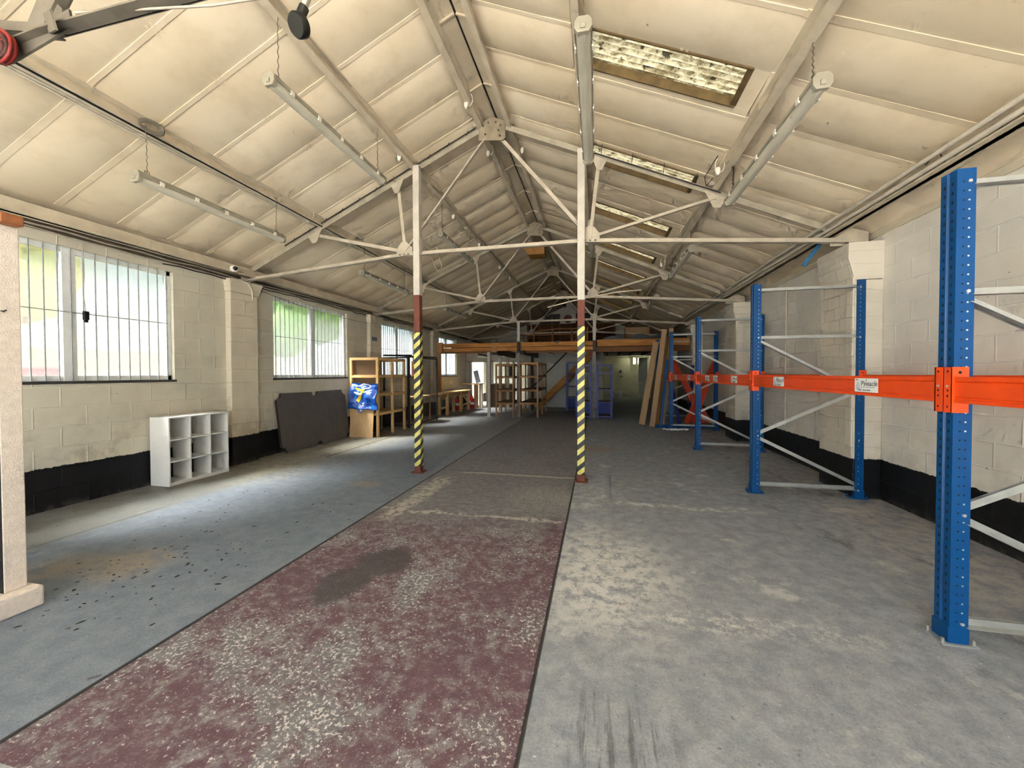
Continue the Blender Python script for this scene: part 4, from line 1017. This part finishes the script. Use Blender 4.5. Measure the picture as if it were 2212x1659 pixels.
def decal(poly, m, name):            # strip of quads following the bag's front
    b = MB(); pts = []
    for p, q in zip(poly, poly[1:]):
        k = 6
        for i in range(k): pts.append(tuple(p[c]+(q[c]-p[c])*i/k for c in range(3)))
    pts.append(poly[-1]); vs = []
    for i, (u, v, w) in enumerate(pts):
        a = pts[max(0, i-1)]; c = pts[min(len(pts)-1, i+1)]; du, dv = c[0]-a[0], (c[1]-a[1])*.85; l = math.hypot(du, dv) or 1
        for s in (-1, 1):
            uu, vv = u-dv/l*w*s, v+du/l*w*s*1.15; vs.append((-5.80+.72*uu+(.012*math.sin(9*vv)), bagy(uu, vv)-.005, .665+.615*vv))
    b.add(vs, [(2*i, 2*i+1, 2*i+3, 2*i+2) for i in range(len(pts)-1)]); return b.build(name, m, t)
decal([(.30, .30, .055), (.42, .48, .045), (.50, .66, .04), (.56, .78, .02)], M['bagprint_y'], 'yellow_print')
decal([(.20, .82, .02), (.34, .755, .04), (.46, .74, .03), (.56, .80, .02)], M['bagprint_y'], 'yellow_print')
for pl in ([(.42, .86, .012), (.55, .80, .016), (.70, .82, .018), (.76, .88, .014), (.68, .95, .012), (.50, .98, .014), (.40, .93, .02), (.36, .90, .02)],
           [(.18, .66, .02), (.34, .60, .03), (.5, .58, .02)], [(.56, .66, .02), (.70, .70, .024), (.82, .74, .014)], [(.02, .97, .01), (.2, .93, .02), (.27, .86, .008)]):
    decal(pl, M['bagprint_w'], 'white_print')
for i in range(8): decal([(.17+.037*i, .205, .008), (.195+.037*i, .205, .008)], M['bagprint_w'], 'small_letter')
for i in range(9): decal([(.56+.032*i, .205, .008), (.58+.032*i, .205, .008)], M['bagprint_w'], 'small_letter')
decal([(.46, .235, .010), (.54, .24, .012), (.50, .17, .010), (.48, .13, .01)], M['bagprint_w'], 'white_print')
b = MB(); b.tube([(-5.47+.055*math.cos(a), 8.10, .645+.05*math.sin(a)) for a in [R(180+18*i) for i in range(11)]], .011, 8); b.build('handle', M['bag'], t)
b = MB(); b.tube([(-5.44, 8.105, .64), (-5.44, 8.10, .63), (-5.44, 8.09, .625)], [.03, .034, .02], 10); b.build('white_clip', M['clip'], t)

# wire mesh cage panels
def mesh_panel(label, p, q, z0, z1, fr=.02, post=None):
    p = Vector(p); q = Vector(q); L = (q-p).length; d = (q-p).normalized()
    t = thing('mesh_panel', label, 'wire panel', ((p+q)/2)[:2]+(0,), 'wire mesh cage panels')
    b = MB()
    for s in (p, q): b.bar((s.x, s.y, 0), (s.x, s.y, z1), .04, .04, (d.x, d.y, 0))
    for z in (z0, z1-.02): b.bar((p.x, p.y, z), (q.x, q.y, z), .035, .035)
    b.build('frame', M['blackiron'], t)
    b = MB(); n = int(L/.055)
    for i in range(1, n): c = p+d*(L*i/n); b.tube([(c.x, c.y, z0), (c.x, c.y, z1)], .0036, 4, caps=False)
    n = int((z1-z0)/.055)
    for i in range(1, n): z = z0+(z1-z0)*i/n; b.tube([(p.x, p.y, z), (q.x, q.y, z)], .0036, 4, caps=False)
    b.build('wire_mesh', M['wire'], t)
mesh_panel('wire mesh panel behind the pine rack, facing the camera', (-5.88, 9.85, 0), (-5.14, 9.85, 0), .06, 1.98)
mesh_panel('wire mesh side panel of the cage, right of the left striped post', (-5.10, 9.82, 0), (-5.10, 11.72, 0), .06, 2.0)
b = MB(); b.bar((-5.9, 9.86, 2.03), (-5.0, 9.80, 2.01), .05, .05); b.bar((-5.7, 9.9, 2.02), (-5.05, 11.6, 2.03), .03, .03)
tag(b.build('cage_rail', M['blackiron'], origin=(-5.4, 10.3, 2.0)), 'black steel rail resting on top of the wire cage', 'rail')
b = MB(); b.box(-5.55, -5.15, 10.6, 11.5, 0, .02)
for y in (10.65, 11.4):
    for x in (-5.5, -5.2): b.box(x-.02, x+.02, y-.02, y+.02, .02, .80)
b.box(-5.56, -5.14, 10.58, 11.5, .80, .83); tag(b.build('caged_table', M['chip']), 'small pale table standing inside the wire cage', 'table')

# workbench, counter and neighbours
t = thing('workbench', 'timber workbench under the window beyond the wire cage', 'workbench', (-5.6, 14, 0))
b = MB(); b.box(-5.66, -5.22, 12.45, 15.6, .78, .83); b.build('top', M['piney'], t, .004)
for x in (-5.6, -5.3):
    for y in (13.1, 14.5, 15.45):
        b = MB(); b.box(x-.045, x+.045, y-.045, y+.045, 0, .78); b.build('leg', M['pine'], t)
b = MB(); b.bar((-5.3, 12.6, .30), (-5.3, 13.1, .30), .04, .07); b.bar((-5.3, 14.5, .22), (-5.3, 15.45, .30), .04, .06); b.build('lower_rail', M['piney'], t)
b = MB(); b.bar((-5.3, 14.55, .76), (-5.3, 15.4, .32), .035, .05); b.build('brace', M['piney'], t)
b = MB(); b.box(-5.65, -5.28, 12.5, 15.5, .68, .78); b.build('apron', M['oldpine'], t)
t = thing('counter', 'timber counter with yellow end panel before the office openings', 'counter', (-5.5, 16.5, 0))
b = MB(); b.box(-5.92, -5.02, 16.2, 16.85, 1.03, 1.075); b.build('top', M['pinex'], t, .004)
b = MB(); b.box(-5.34, -5.28, 16.3, 16.8, 0, 1.03); b.build('board_support', M['oldpine'], t)
b = MB(); b.box(-5.11, -5.06, 16.3, 16.8, 0, 1.03); b.build('end_panel', M['pine'], t)
b = MB(); b.box(-5.03, -4.95, 16.3, 16.38, 0, 1.0); b.build('white_post', M['plaster'], t)
t = thing('counter', 'brown board counter front between white posts, behind the wooden rack', 'counter', (-4.25, 16.75, 0))
b = MB(); b.box(-4.78, -3.68, 16.68, 16.72, 0, 1.04); b.build('front_board', M['hardb'], t)
b = MB(); b.box(-4.82, -3.66, 16.62, 16.98, 1.04, 1.07); b.build('top', M['melamine'], t)
b = MB(); b.box(-4.83, -4.78, 16.5, 16.98, 0, 1.04); b.build('side_board', M['pine'], t)
b = MB(); b.bar((-5.12, 16.3, 1.10), (-5.32, 16.5, 1.64), .02, .22, (1, .2, .4)); tag(b.build('grey_panel', M['greyp']), 'grey panel leaning on the timber counter', 'panel')
b = MB(); b.box(-3.95, -3.62, 17.0-.02, 17.0, 1.35, 1.85); tag(b.build('dark_notice', M['blackpl']), 'dark notice behind the wooden rack on the white partition', 'notice')
b = MB(); b.box(XL, XL+.006, 14.95, 15.2, 1.08, 1.22); tag(b.build('wall_socket', M['whitepl']), 'white socket on the wall above the workbench', 'socket')
def extinguisher(x, y, s, label):
    t = thing('fire_extinguisher', label, 'fire extinguisher', (x, y, 0), 'red fire extinguishers')
    b = MB(); b.tube([(x, y, 0), (x, y, .40*s), (x, y, .46*s), (x, y, .50*s), (x, y, .53*s)], [.085*s, .085*s, .07*s, .035*s, .03*s], 16); b.build('cylinder', M['redp'], t)
    b = MB(); b.box(x-.03*s, x+.06*s, y-.015, y+.015, .53*s, .56*s); b.bar((x-.02, y, .56*s), (x+.08*s, y, .62*s), .02, .015); b.build('valve', M['blackpl'], t)
    b = MB(); b.tube([(x+.04*s, y, .55*s), (x+.12*s, y-.03, .5*s), (x+.12*s, y-.04, .2*s), (x+.10*s, y-.04, .1*s)], .012, 8); b.build('hose', M['blackpl'], t)
    b = MB(); b.tube([(x, y, .2*s), (x, y, .3*s)], .0865*s, 16, caps=False); b.build('label_band', M['paper'], t)
extinguisher(-5.42, 15.95, 1.15, 'big red fire extinguisher at the end of the workbench')
extinguisher(-5.22, 15.75, .95, 'smaller red fire extinguisher in front of the big one')
extinguisher(-5.62, 15.0, 1.0, 'red fire extinguisher in the shade under the workbench')

# tall wooden racks under the mezzanine
wood_rack('wooden_rack', 'tall open wooden rack left of the grey post, under the mezzanine', -3.44, -2.79, 12.9, 14.35, 1.84, (.50, .94, 1.40, 1.83), .05, (M['oldpine'], M['oldpinex'], M['oldpine']), 'aged wooden racks', 'hardb')
wood_rack('wooden_rack', 'tall open wooden rack right of the grey post, under the mezzanine', -2.62, -1.95, 12.95, 15.2, 1.89, (.50, .95, 1.42, 1.88), .05, (M['oldpine'], M['oldpinex'], M['oldpine']), 'aged wooden racks', 'hardb')
# old blue steel shelf units
def blue_unit(x0, x1, y0, y1, H_, label, lv=(.08, .55, .98, 1.52)):
    t = thing('steel_shelf', label, 'shelf', ((x0+x1)/2, (y0+y1)/2, 0), 'old blue steel shelf units'); w = .045
    for x in (x0, x1-w):
        for y in (y0, y1-w):
            b = MB(); b.angle((x+w/2, y+w/2, 0), (x+w/2, y+w/2, H_), w, .008, (0, 1, 0)); b.bar((x+w/2, y+w/2, 0), (x+w/2, y+w/2, H_), w, w*.9, (0, 1, 0)); b.build('upright', M['shelfblue'], t)
    for z in lv:
        b = MB(); b.box(x0+.005, x1-.005, y0, y1, z-.035, z); b.build('shelf', M['shelfblue'], t)
        b = MB(); b.box(x0+.03, x1-.03, y0+.02, y1-.02, z, z+.012); b.build('shelf_board', M['hardb'], t)
    b = MB(); b.box(x0, x1, y0, y0+.04, H_-.045, H_); b.box(x0, x1, y1-.04, y1, H_-.045, H_); b.build('top_rail', M['shelfblue'], t)
    b = MB(); b.box(x0, x1, y1-.012, y1-.008, .08, .5); b.build('back_sheet', M['darkblue'], t)
blue_unit(-.68, -.17, 13.05, 13.75, 1.80, 'old blue shelf unit just left of the worn grey post')
blue_unit(.0, .50, 13.1, 13.8, 1.80, 'old blue shelf unit just right of the worn grey post')
blue_unit(-1.20, -.55, 15.6, 16.0, 1.95, 'darker blue shelf unit further back, before the stair')
b = MB(); b.box(-.165, -.145, 13.20, 13.26, 0, 2.08); tag(b.build('white_board_strip', M['greypost']), 'narrow pale board strip leaning beside the worn grey post', 'board')
b = MB(); b.box(-.25, -.15, 13.36, 13.44, 2.05, 2.3); o = b.build('red_call_point', M['redox']); tag(o, 'small red fitting on the worn grey post under the mezzanine', 'fitting')

# ================================================================== PALLET RACKING
RX0, RX1 = 1.90, 3.0                        # aisle face of the front uprights, wall-side of the frame
FY = [2.57, 5.33, 8.13, 10.95, 13.36]
RH = 2.6
def upright(t, x, y, face, slots, holes):
    # C-shaped upright 0.10 wide (y) and 0.085 deep (x); face = +1 if the slotted face looks toward -x
    s = face; b = MB(); D = .085
    P = [(0, .0), (0, .038), (.010, .044), (.010, .056), (0, .062), (0, .10), (D, .10), (D, .085), (.012, .085), (.012, .015), (D, .015), (D, .0)]
    poly = [(x+s*px, y+py) for px, py in P]
    if s < 0: poly = poly[::-1]
    n = len(poly); vs = [(px, py, .015) for px, py in poly]+[(px, py, RH) for px, py in poly]
    b.add(vs, [(i, (i+1) % n, n+(i+1) % n, n+i) for i in range(n)])
    # the end caps as three rectangles each
    for z in (.015, RH):
        for (ax, ay, bx, by) in ((0, 0, .012, .10), (.012, 0, D, .015), (.012, .085, D, .10)):
            q = [(x+s*ax, y+ay, z), (x+s*bx, y+ay, z), (x+s*bx, y+by, z), (x+s*ax, y+by, z)]
            b.add(q, [(0, 1, 2, 3)])
    e = .0012
    for k in range(slots):
        z = .12+k*.05*50/slots if slots < 50 else .12+k*.05
        if z > RH-.05: break
        for yy in (.018, .068):
            w, hh = .013, .018
            fx = x-s*e; q = [(fx, y+yy, z), (fx, y+yy+w, z), (fx, y+yy+w*.8, z+hh), (fx, y+yy+w*.2, z+hh)]
            b.add(q, [(0, 1, 2, 3)], 1)
        if holes:
            for xx, mi in ((.030, 1), (.055, 2 if (k < 14 and k % 3 != 0) or k > 20 else 1)):
                c = (x+s*xx, y-e, z+.01); r_ = .0052; q = [(c[0]+r_*math.cos(a), c[1], c[2]+r_*math.sin(a)) for a in [R(45*i) for i in range(8)]]
                b.add(q, [tuple(range(8))], mi)
    return b.build('upright', [M['rackblue'], M['rackslot'], M['boltw']], t)
rlab = ['nearest blue rack frame at the right edge, its rear leg out of view', 'second blue rack frame from the camera, standing free on the right', 'third blue rack frame from the camera', 'fourth blue rack frame, beside the leaning boards and crossed orange beams', 'last blue rack frame, dim under the mezzanine edge']
for k, y in enumerate(FY):
    t = thing('rack_frame', rlab[k], 'rack frame', ((RX0+RX1)/2, y+.05, 0), 'blue pallet rack frames')
    upright(t, RX0, y, 1, 50, k < 3); upright(t, RX1+.085, y, -1, 50, k < 3)
    for x in (RX0+.04, RX1+.045):
        b = MB(); b.box(x-.085, x+.085, y-.02, y+.12, 0, .010)
        for i, j in ((-.07, 0), (.07, .1), (-.07, .1), (.07, 0)): b.cyl((x+i, y+j, .01), (x+i, y+j, .035), .008, 6)
        b.build('foot_plate', M['galv'] if k == 0 else M['rackblue'], t)
        b = MB(); b.box(x-.048, x+.048, y-.003, y+.103, .010, .10); b.build('foot_sleeve', M['rackblue'], t)
    yb = y+.03; xa, xb = RX0+.075, RX1+.01
    def brace(p, q):
        b = MB(); b.angle((p[0], yb, p[1]), (q[0], yb, q[1]), .04, .004, (0, 0, 1), 0, 1, -1); b.bar((p[0], yb+.02, p[1]), (q[0], yb+.02, q[1]), .004, .04, (0, 0, 1)); b.build('brace', M['galv'], t)
    for p, q in (((xa, 2.53), (xb, 2.53)), ((xa, 1.94), (xb, 1.94)), ((xa, 1.90), (xb, 1.31)), ((xb, 1.27), (xa, .75)), ((xa, .69), (xb, .17)), ((xa, .12), (xb, .12))): brace(p, q)
    for z in (2.53, 1.94, .72, .12):
        b = MB(); b.cyl((xa-.02, y-.008, z), (xa-.02, y+.01, z), .009, 8); b.cyl((xb+.02, y-.008, z-.02), (xb+.02, y+.01, z-.02), .009, 8); b.build('bolt', M['boltw'], t)
def rack_beam(ya, yb, x, s, label, z0=1.335, grp='orange rack beams', mat='orange'):
    # stepped box beam along y on the aisle (s=1) or wall side (s=-1)
    t = thing('rack_beam', label, 'rack beam', (x, (ya+yb)/2, z0), grp); H_ = .142
    P = [(0, 0), (0, .018), (.006, .022), (.006, .030), (.001, .034), (.001, .108), (.006, .113), (.0, .118), (.0, .142), (.03, .142), (.03, .128), (.045, .128), (.045, 0)]
    poly = [(s*px, pz) for px, pz in P]
    if s < 0: poly = poly[::-1]
    b = MB(); b.prism(poly, (x, ya, z0), (1, 0, 0), (0, 0, 1), (0, 1, 0), yb-ya); b.build('beam_section', M[mat], t)
    for y, e in ((ya, -1), (yb, 1)):
        ye = y+e*.045; b = MB()
        b.box(x-s*.010, x-s*.004, min(y-e*.004, ye), max(y-e*.004, ye), z0-.055, z0+.195)
        b.box(x-s*.010, x+s*.065, y-.005, y+.002, z0-.055, z0+.195)
        for z in (-.03, .03, .06, .165): b.box(x-s*.0108, x-s*.010, y+e*.022-.004, y+e*.022+.004, z0+z, z0+z+.012, 1)
        b.cyl((x-s*.014, y+e*.022, z0+.09), (x-s*.010, y+e*.022, z0+.09), .007, 8, 2)
        if e > 0: b.cyl((x+s*.025, y-.0062, z0+.165), (x+s*.025, y-.005, z0+.165), .008, 8, 1)
        b.build('end_connector', [M[mat], M['rackslot'], M['boltw']], t)
    return t
bays = [(FY[i]+.102, FY[i+1]-.002) for i in range(4)]
# beam ends sit over the slotted faces: ya after the nearer frame, yb before the next
fl_ = ['nearest full orange beam on the aisle side, with two printed labels', 'second orange beam on the aisle side, with three printed labels', 'third orange beam on the aisle side, with two small labels', 'fourth orange beam on the aisle side, half hidden by leaning boards']
rl_ = ['nearest full orange beam on the wall side, its top edge seen over the front beam', 'second orange beam on the wall side', 'third orange beam on the wall side', 'far dim orange beam on the wall side, behind the crossed beams']
BEAMS = []
for i, (a, c) in enumerate(bays):
    BEAMS.append(rack_beam(a, c, RX0-.002, 1, fl_[i]))
    rack_beam(a, c, RX1+.087, -1, rl_[i], 1.335, 'orange rack beams', 'orange')
rack_beam(.2, FY[0]-.002, RX0-.002, 1, 'orange beam running off the right edge of the picture')
# printed labels taped to the beams
def sticker(t, y, z, num):
    x = RX0-.006; w, hh = .245, .10           # along y, reads right to left in +y
    b = MB(); b.box(x-.001, x, y-w/2, y+w/2, z-hh/2, z+hh/2); t = b.build('printed_label', M['paper'], t)
    rot = (R(90), 0, R(-90)); X = x-.0016; L0 = y+w/2
    text('Pinnacle', .052, (X, L0-.072, z-.004), rot, M['ink'], t)
    text(num, .026, (X, L0-.118, z+.027), rot, M['ink'], t)
    text('START  BUILDING', .018, (X, L0-.03, z-.042), rot, M['ink'], t)
    text('NO', .014, (X, L0-.012, z+.034), rot, M['ink'], t)
    b = MB(); ly = L0-.038
    pts = [(ly, .022), (ly-.018, -.004), (ly-.010, -.012), (ly-.016, -.022), (ly, -.018), (ly+.016, -.022), (ly+.010, -.012), (ly+.018, -.004)]
    b.tube([(X, p[0], z+p[1]) for p in pts], .0012, 4, closed=True); b.tube([(X, ly-.008, z-.006), (X, ly, z-.001), (X, ly+.008, z-.006)], .0012, 4); b.tube([(X, ly-.022, z-.027), (X, ly+.022, z-.027)], .0014, 4)
    b.build('printed_logo', M['inkblue'], t)
    b = MB(); b.box(X-.0002, X, L0-.215, L0-.07, z-.016, z-.0135); b.build('printed_line', M['ink'], t)
for i, y, num in ((0, 3.26, '3'), (0, 4.63, '4'), (1, 6.0, '2'), (1, 6.88, '1'), (1, 7.36, '5'), (2, 8.74, '6'), (2, 10.12, '7')): sticker(BEAMS[i], y, 1.41, num)

# leaning planks against the rack
def lean_board(p, q, w, th, yaw, m, name, label, grp='boards leaning on the rack'):
    p = Vector(p); q = Vector(q); b = MB()
    b.bar(p, q, w, th, (math.sin(R(yaw)), -math.cos(R(yaw)), 0)); return tag(b.build(name, m), label, 'board', grp)
lean_board((1.27, 11.72, .02), (1.715, 12.10, 2.44), .165, .022, -10, M['plank'], 'chipboard_plank', 'leftmost of the leaning chipboard planks, shortest of them')
lean_board((1.50, 11.30, .02), (1.885, 11.72, 2.76), .14, .022, -10, M['plank'], 'chipboard_plank', 'tall leaning chipboard plank second from the left')
lean_board((1.62, 11.30, .02), (1.965, 11.72, 2.55), .10, .04, -10, M['plankedge'], 'timber_plank', 'brown edge-on timber plank between the tall chipboard planks')
lean_board((1.80, 11.52, .02), (2.10, 11.9, 2.80), .12, .022, -10, M['plank'], 'chipboard_plank', 'tall leaning chipboard plank nearest the rack frame')
lean_board((1.70, 11.08, .09), (1.90, 11.40, 1.88), .07, .07, 0, M['rackblue'], 'spare_upright', 'short blue rack upright leaning among the chipboard planks', 'loose blue uprights')
b = MB(); b.bar((1.58, 11.20, .045), (3.05, 11.45, .045), .08, .08); tag(b.build('spare_upright', M['rackblue']), 'blue rack upright lying on the floor behind the fourth frame', 'upright', 'loose blue uprights')
lean_board((2.35, 12.0, .02), (2.15, 12.6, 1.5), .09, .07, 0, M['darkblue'], 'spare_upright', 'dark blue upright leaning behind the crossed orange beams', 'loose blue uprights')
b = MB(); b.bar((2.8, 12.8, .02), (2.95, 13.1, 1.75), .09, .07, (0, -1, 0)); tag(b.build('spare_upright', M['darkblue']), 'dark blue upright leaning near the right wall behind the crossed beams', 'upright', 'loose blue uprights')
def loose_beam(p, q, label, m='orangedark'):
    p = Vector(p); q = Vector(q); d = (q-p).normalized(); h = Vector((0, -1, 0)); a = d.cross(h).normalized(); h = a.cross(d).normalized()
    P = [(-.07, 0), (-.05, 0), (-.045, .006), (-.035, .006), (-.03, 0), (.03, 0), (.035, .006), (.045, .006), (.05, 0), (.07, 0), (.07, .045), (-.07, .045)]
    t = thing('loose_beam', label, 'rack beam', ((p+q)/2)[:2]+(0,), 'spare orange beams leaning crosswise')
    b = MB(); b.prism([(x, -y) for x, y in P][::-1], p, a, h, d, (q-p).length); b.build('beam_section', M[m], t)
    b = MB(); b.bar(q-d*.005, q+d*.012, .19, .06, h); b.build('end_plate', M[m], t)
loose_beam((3.16, 11.95, .07), (2.20, 12.45, 1.86), 'spare orange beam slanting up to the left, lower of the two crossing beams')
loose_beam((3.02, 12.06, .07), (2.26, 12.56, 1.92), 'spare orange beam slanting up to the left, just behind the other')
loose_beam((2.50, 11.84, .07), (3.20, 11.62, 1.80), 'spare orange beam slanting up to the right, in front')
loose_beam((2.68, 11.92, .07), (3.24, 11.74, 1.74), 'spare orange beam slanting up to the right, close to the wall')
b = MB(); rr = random.Random(9)
for i in range(9):
    x, y = rr.uniform(1.7, 2.5), rr.uniform(10.72, 10.92); a = rr.uniform(-.6, .6); l = rr.uniform(.06, .16)
    b.bar((x, y, .02), (x+l*math.cos(a), y+l*.3*math.sin(a), .03), .05, .03)
tag(b.build('white_packing_scraps', M['paper']), 'white packing scraps on the floor by the fourth rack frame', 'scraps', None, 'stuff')
t = thing('timber_rack', 'timber shelf frame in the dim corner behind the crossed orange beams', 'rack', (2.55, 14.6, 0))
for x in (2.15, 2.75):
    b = MB(); b.box(x-.03, x+.03, 14.57, 14.63, 0, 1.8); b.build('leg', M['oldpine'], t)
for z in (.65, 1.8):
    b = MB(); b.box(2.12, 2.78, 14.5, 14.7, z-.05, z); b.build('cross_rail', M['oldpinex'], t)
b = MB(); b.box(2.2, 2.72, 14.64, 14.66, .1, 1.7); b.build('back_panel', M['greyp'], t)

# loose crumbs on the floor
b = MB(); rr = random.Random(21)
for i in range(120):
    x, y = rr.uniform(-4.6, -2.5), rr.uniform(1.5, 4.2)
    if rr.random() < .5: x, y = rr.gauss(-3.2, .4), rr.gauss(2.3, .35)
    if x > -2.42 or (x < -3.5 and y < 1.85): continue
    s = rr.uniform(.004, .013); a = rr.uniform(0, 6.28); st = rr.uniform(1, 2.4); n = 5
    top = [(x+s*st*math.cos(a)*math.cos(R(72*k))-s*math.sin(a)*math.sin(R(72*k)), y+s*st*math.sin(a)*math.cos(R(72*k))+s*math.cos(a)*math.sin(R(72*k)), .0) for k in range(n)]
    b.add(top+[(x, y, .004)], [(k, (k+1) % n, n) for k in range(n)])
tag(b.build('floor_crumbs', M['cableblk'], origin=(-3.3, 2.4, 0)), 'dark crumbs and flakes scattered over the blue-grey floor at left', 'crumbs', None, 'stuff')

# ================================================================== OUTSIDE, seen blurred through the panes
def blob_tree(name, label, y, z, ry, rz, m, x=-9.2, seed=1):
    t = thing(name, label, 'tree', (x, y, -.02), 'trees outside the left windows')
    b = MB(); rr = random.Random(seed)
    for k in range(9):
        c = Vector((x+rr.uniform(-.5, .5), y+rr.uniform(-1, 1)*ry*.7, z+rr.uniform(-1, 1)*rz*.6)); s_ = rr.uniform(.5, .75)*min(ry, rz)
        n, mm = 12, 8; vs = []; fs = []
        for i in range(mm+1):
            for j in range(n):
                a1, a2 = math.pi*i/mm, 2*math.pi*j/n; q = s_*(1+.22*math.sin(5*a1+k)*math.sin(4*a2+2*k))
                vs.append(c+Vector((q*math.sin(a1)*math.cos(a2), q*math.sin(a1)*math.sin(a2), q*math.cos(a1))))
        for i in range(mm):
            for j in range(n): fs.append((i*n+j, i*n+(j+1) % n, (i+1)*n+(j+1) % n, (i+1)*n+j))
        b.add(vs, fs, 0, True)
    b.build('crown', m, t)
    b = MB(); b.tube([(x, y, -.02), (x+.05, y+.05, z)], [.14, .09], 10); b.build('trunk', M['oldpine'], t)
blob_tree('leafy_tree', 'green tree blurred behind the second frosted window', 10.9, 3.5, 1.7, 1.1, M['grass'], -9.3, 3)
blob_tree('leafy_tree', 'yellow-green bush blurred behind the left pane of the nearest window', 4.0, 3.2, .8, .9, M['paleleaf'], -8.9, 6)
b = MB(); b.box(-8.8, -8.6, 4.3, 9, -.02, 1.95); tag(b.build('garden_wall', M['tanwall']), 'tan wall blurred low behind the nearest frosted window', 'wall', None, 'structure')
b = MB(); b.box(-14, -12, -4, 24, -.02, 5.6); tag(b.build('sky_cover_house', M['housewall']), 'pale house added to cover the sky behind the left windows', 'house', None, 'structure')  # added block that hides the bright sky behind the panes
b = MB(); b.box(-8.2, -7.6, 3.3, 4.2, -.02, 1.62); tag(b.build('red_bin', M['extred'], bevel=.1), 'red bulk blurred low in the left pane of the nearest window', 'bin')

# ================================================================== LIGHT
W = bpy.data.worlds.new('daylight'); S.world = W; W.use_nodes = True
bg = W.node_tree.nodes['Background']; bg.inputs['Color'].default_value = (.80, .90, 1.0, 1); bg.inputs['Strength'].default_value = .7
sl = bpy.data.lights.new('sun', 'SUN'); sl.energy = 11; sl.angle = R(26); sl.color = (1, .965, .90)
so = bpy.data.objects.new('sun', sl); COL.objects.link(so)
SD = Vector((.52, .27, -.81)).normalized()
so.rotation_euler = SD.to_track_quat('-Z', 'Y').to_euler(); so.location = (-12, -8, 15)
def portal(loc, w, h, d):
    l = bpy.data.lights.new('daylight_opening', 'AREA'); l.shape = 'RECTANGLE'; l.size = w; l.size_y = h; l.cycles.is_portal = True
    o = bpy.data.objects.new('daylight_opening', l); COL.objects.link(o); o.location = loc
    o.rotation_euler = Vector(d).to_track_quat('-Z', 'Z' if abs(d[2]) < .9 else 'Y').to_euler()
    return o
portal(((XL+XR)/2, YF-.2, 2.2), 8.2, 4.4, (0, 1, 0))
portal((XL-.21, 18.7, 1.18), 2.2, 2.3, (1, 0, 0))
for a, c in WIN[:4]: portal((XL-.21, (a+c)/2, (WZ0+WZ1)/2), c-a, WZ1-WZ0, (1, 0, 0))

S.view_settings.view_transform = 'Standard'; S.view_settings.look = 'None'; S.view_settings.gamma = 1
S.view_settings.use_curve_mapping = False; S.view_settings.exposure = 2.95
S.cycles.use_adaptive_sampling = True; S.cycles.adaptive_threshold = .08; S.cycles.adaptive_min_samples = 12
S.cycles.max_bounces = 7; S.cycles.diffuse_bounces = 5; S.cycles.glossy_bounces = 3; S.cycles.transmission_bounces = 6; S.cycles.transparent_max_bounces = 12
S.cycles.sample_clamp_indirect = 6; S.cycles.caustics_reflective = False; S.cycles.caustics_refractive = True
S.cycles.use_denoising = True
for o in S.objects:
    if '_w' in o: del o['_w']
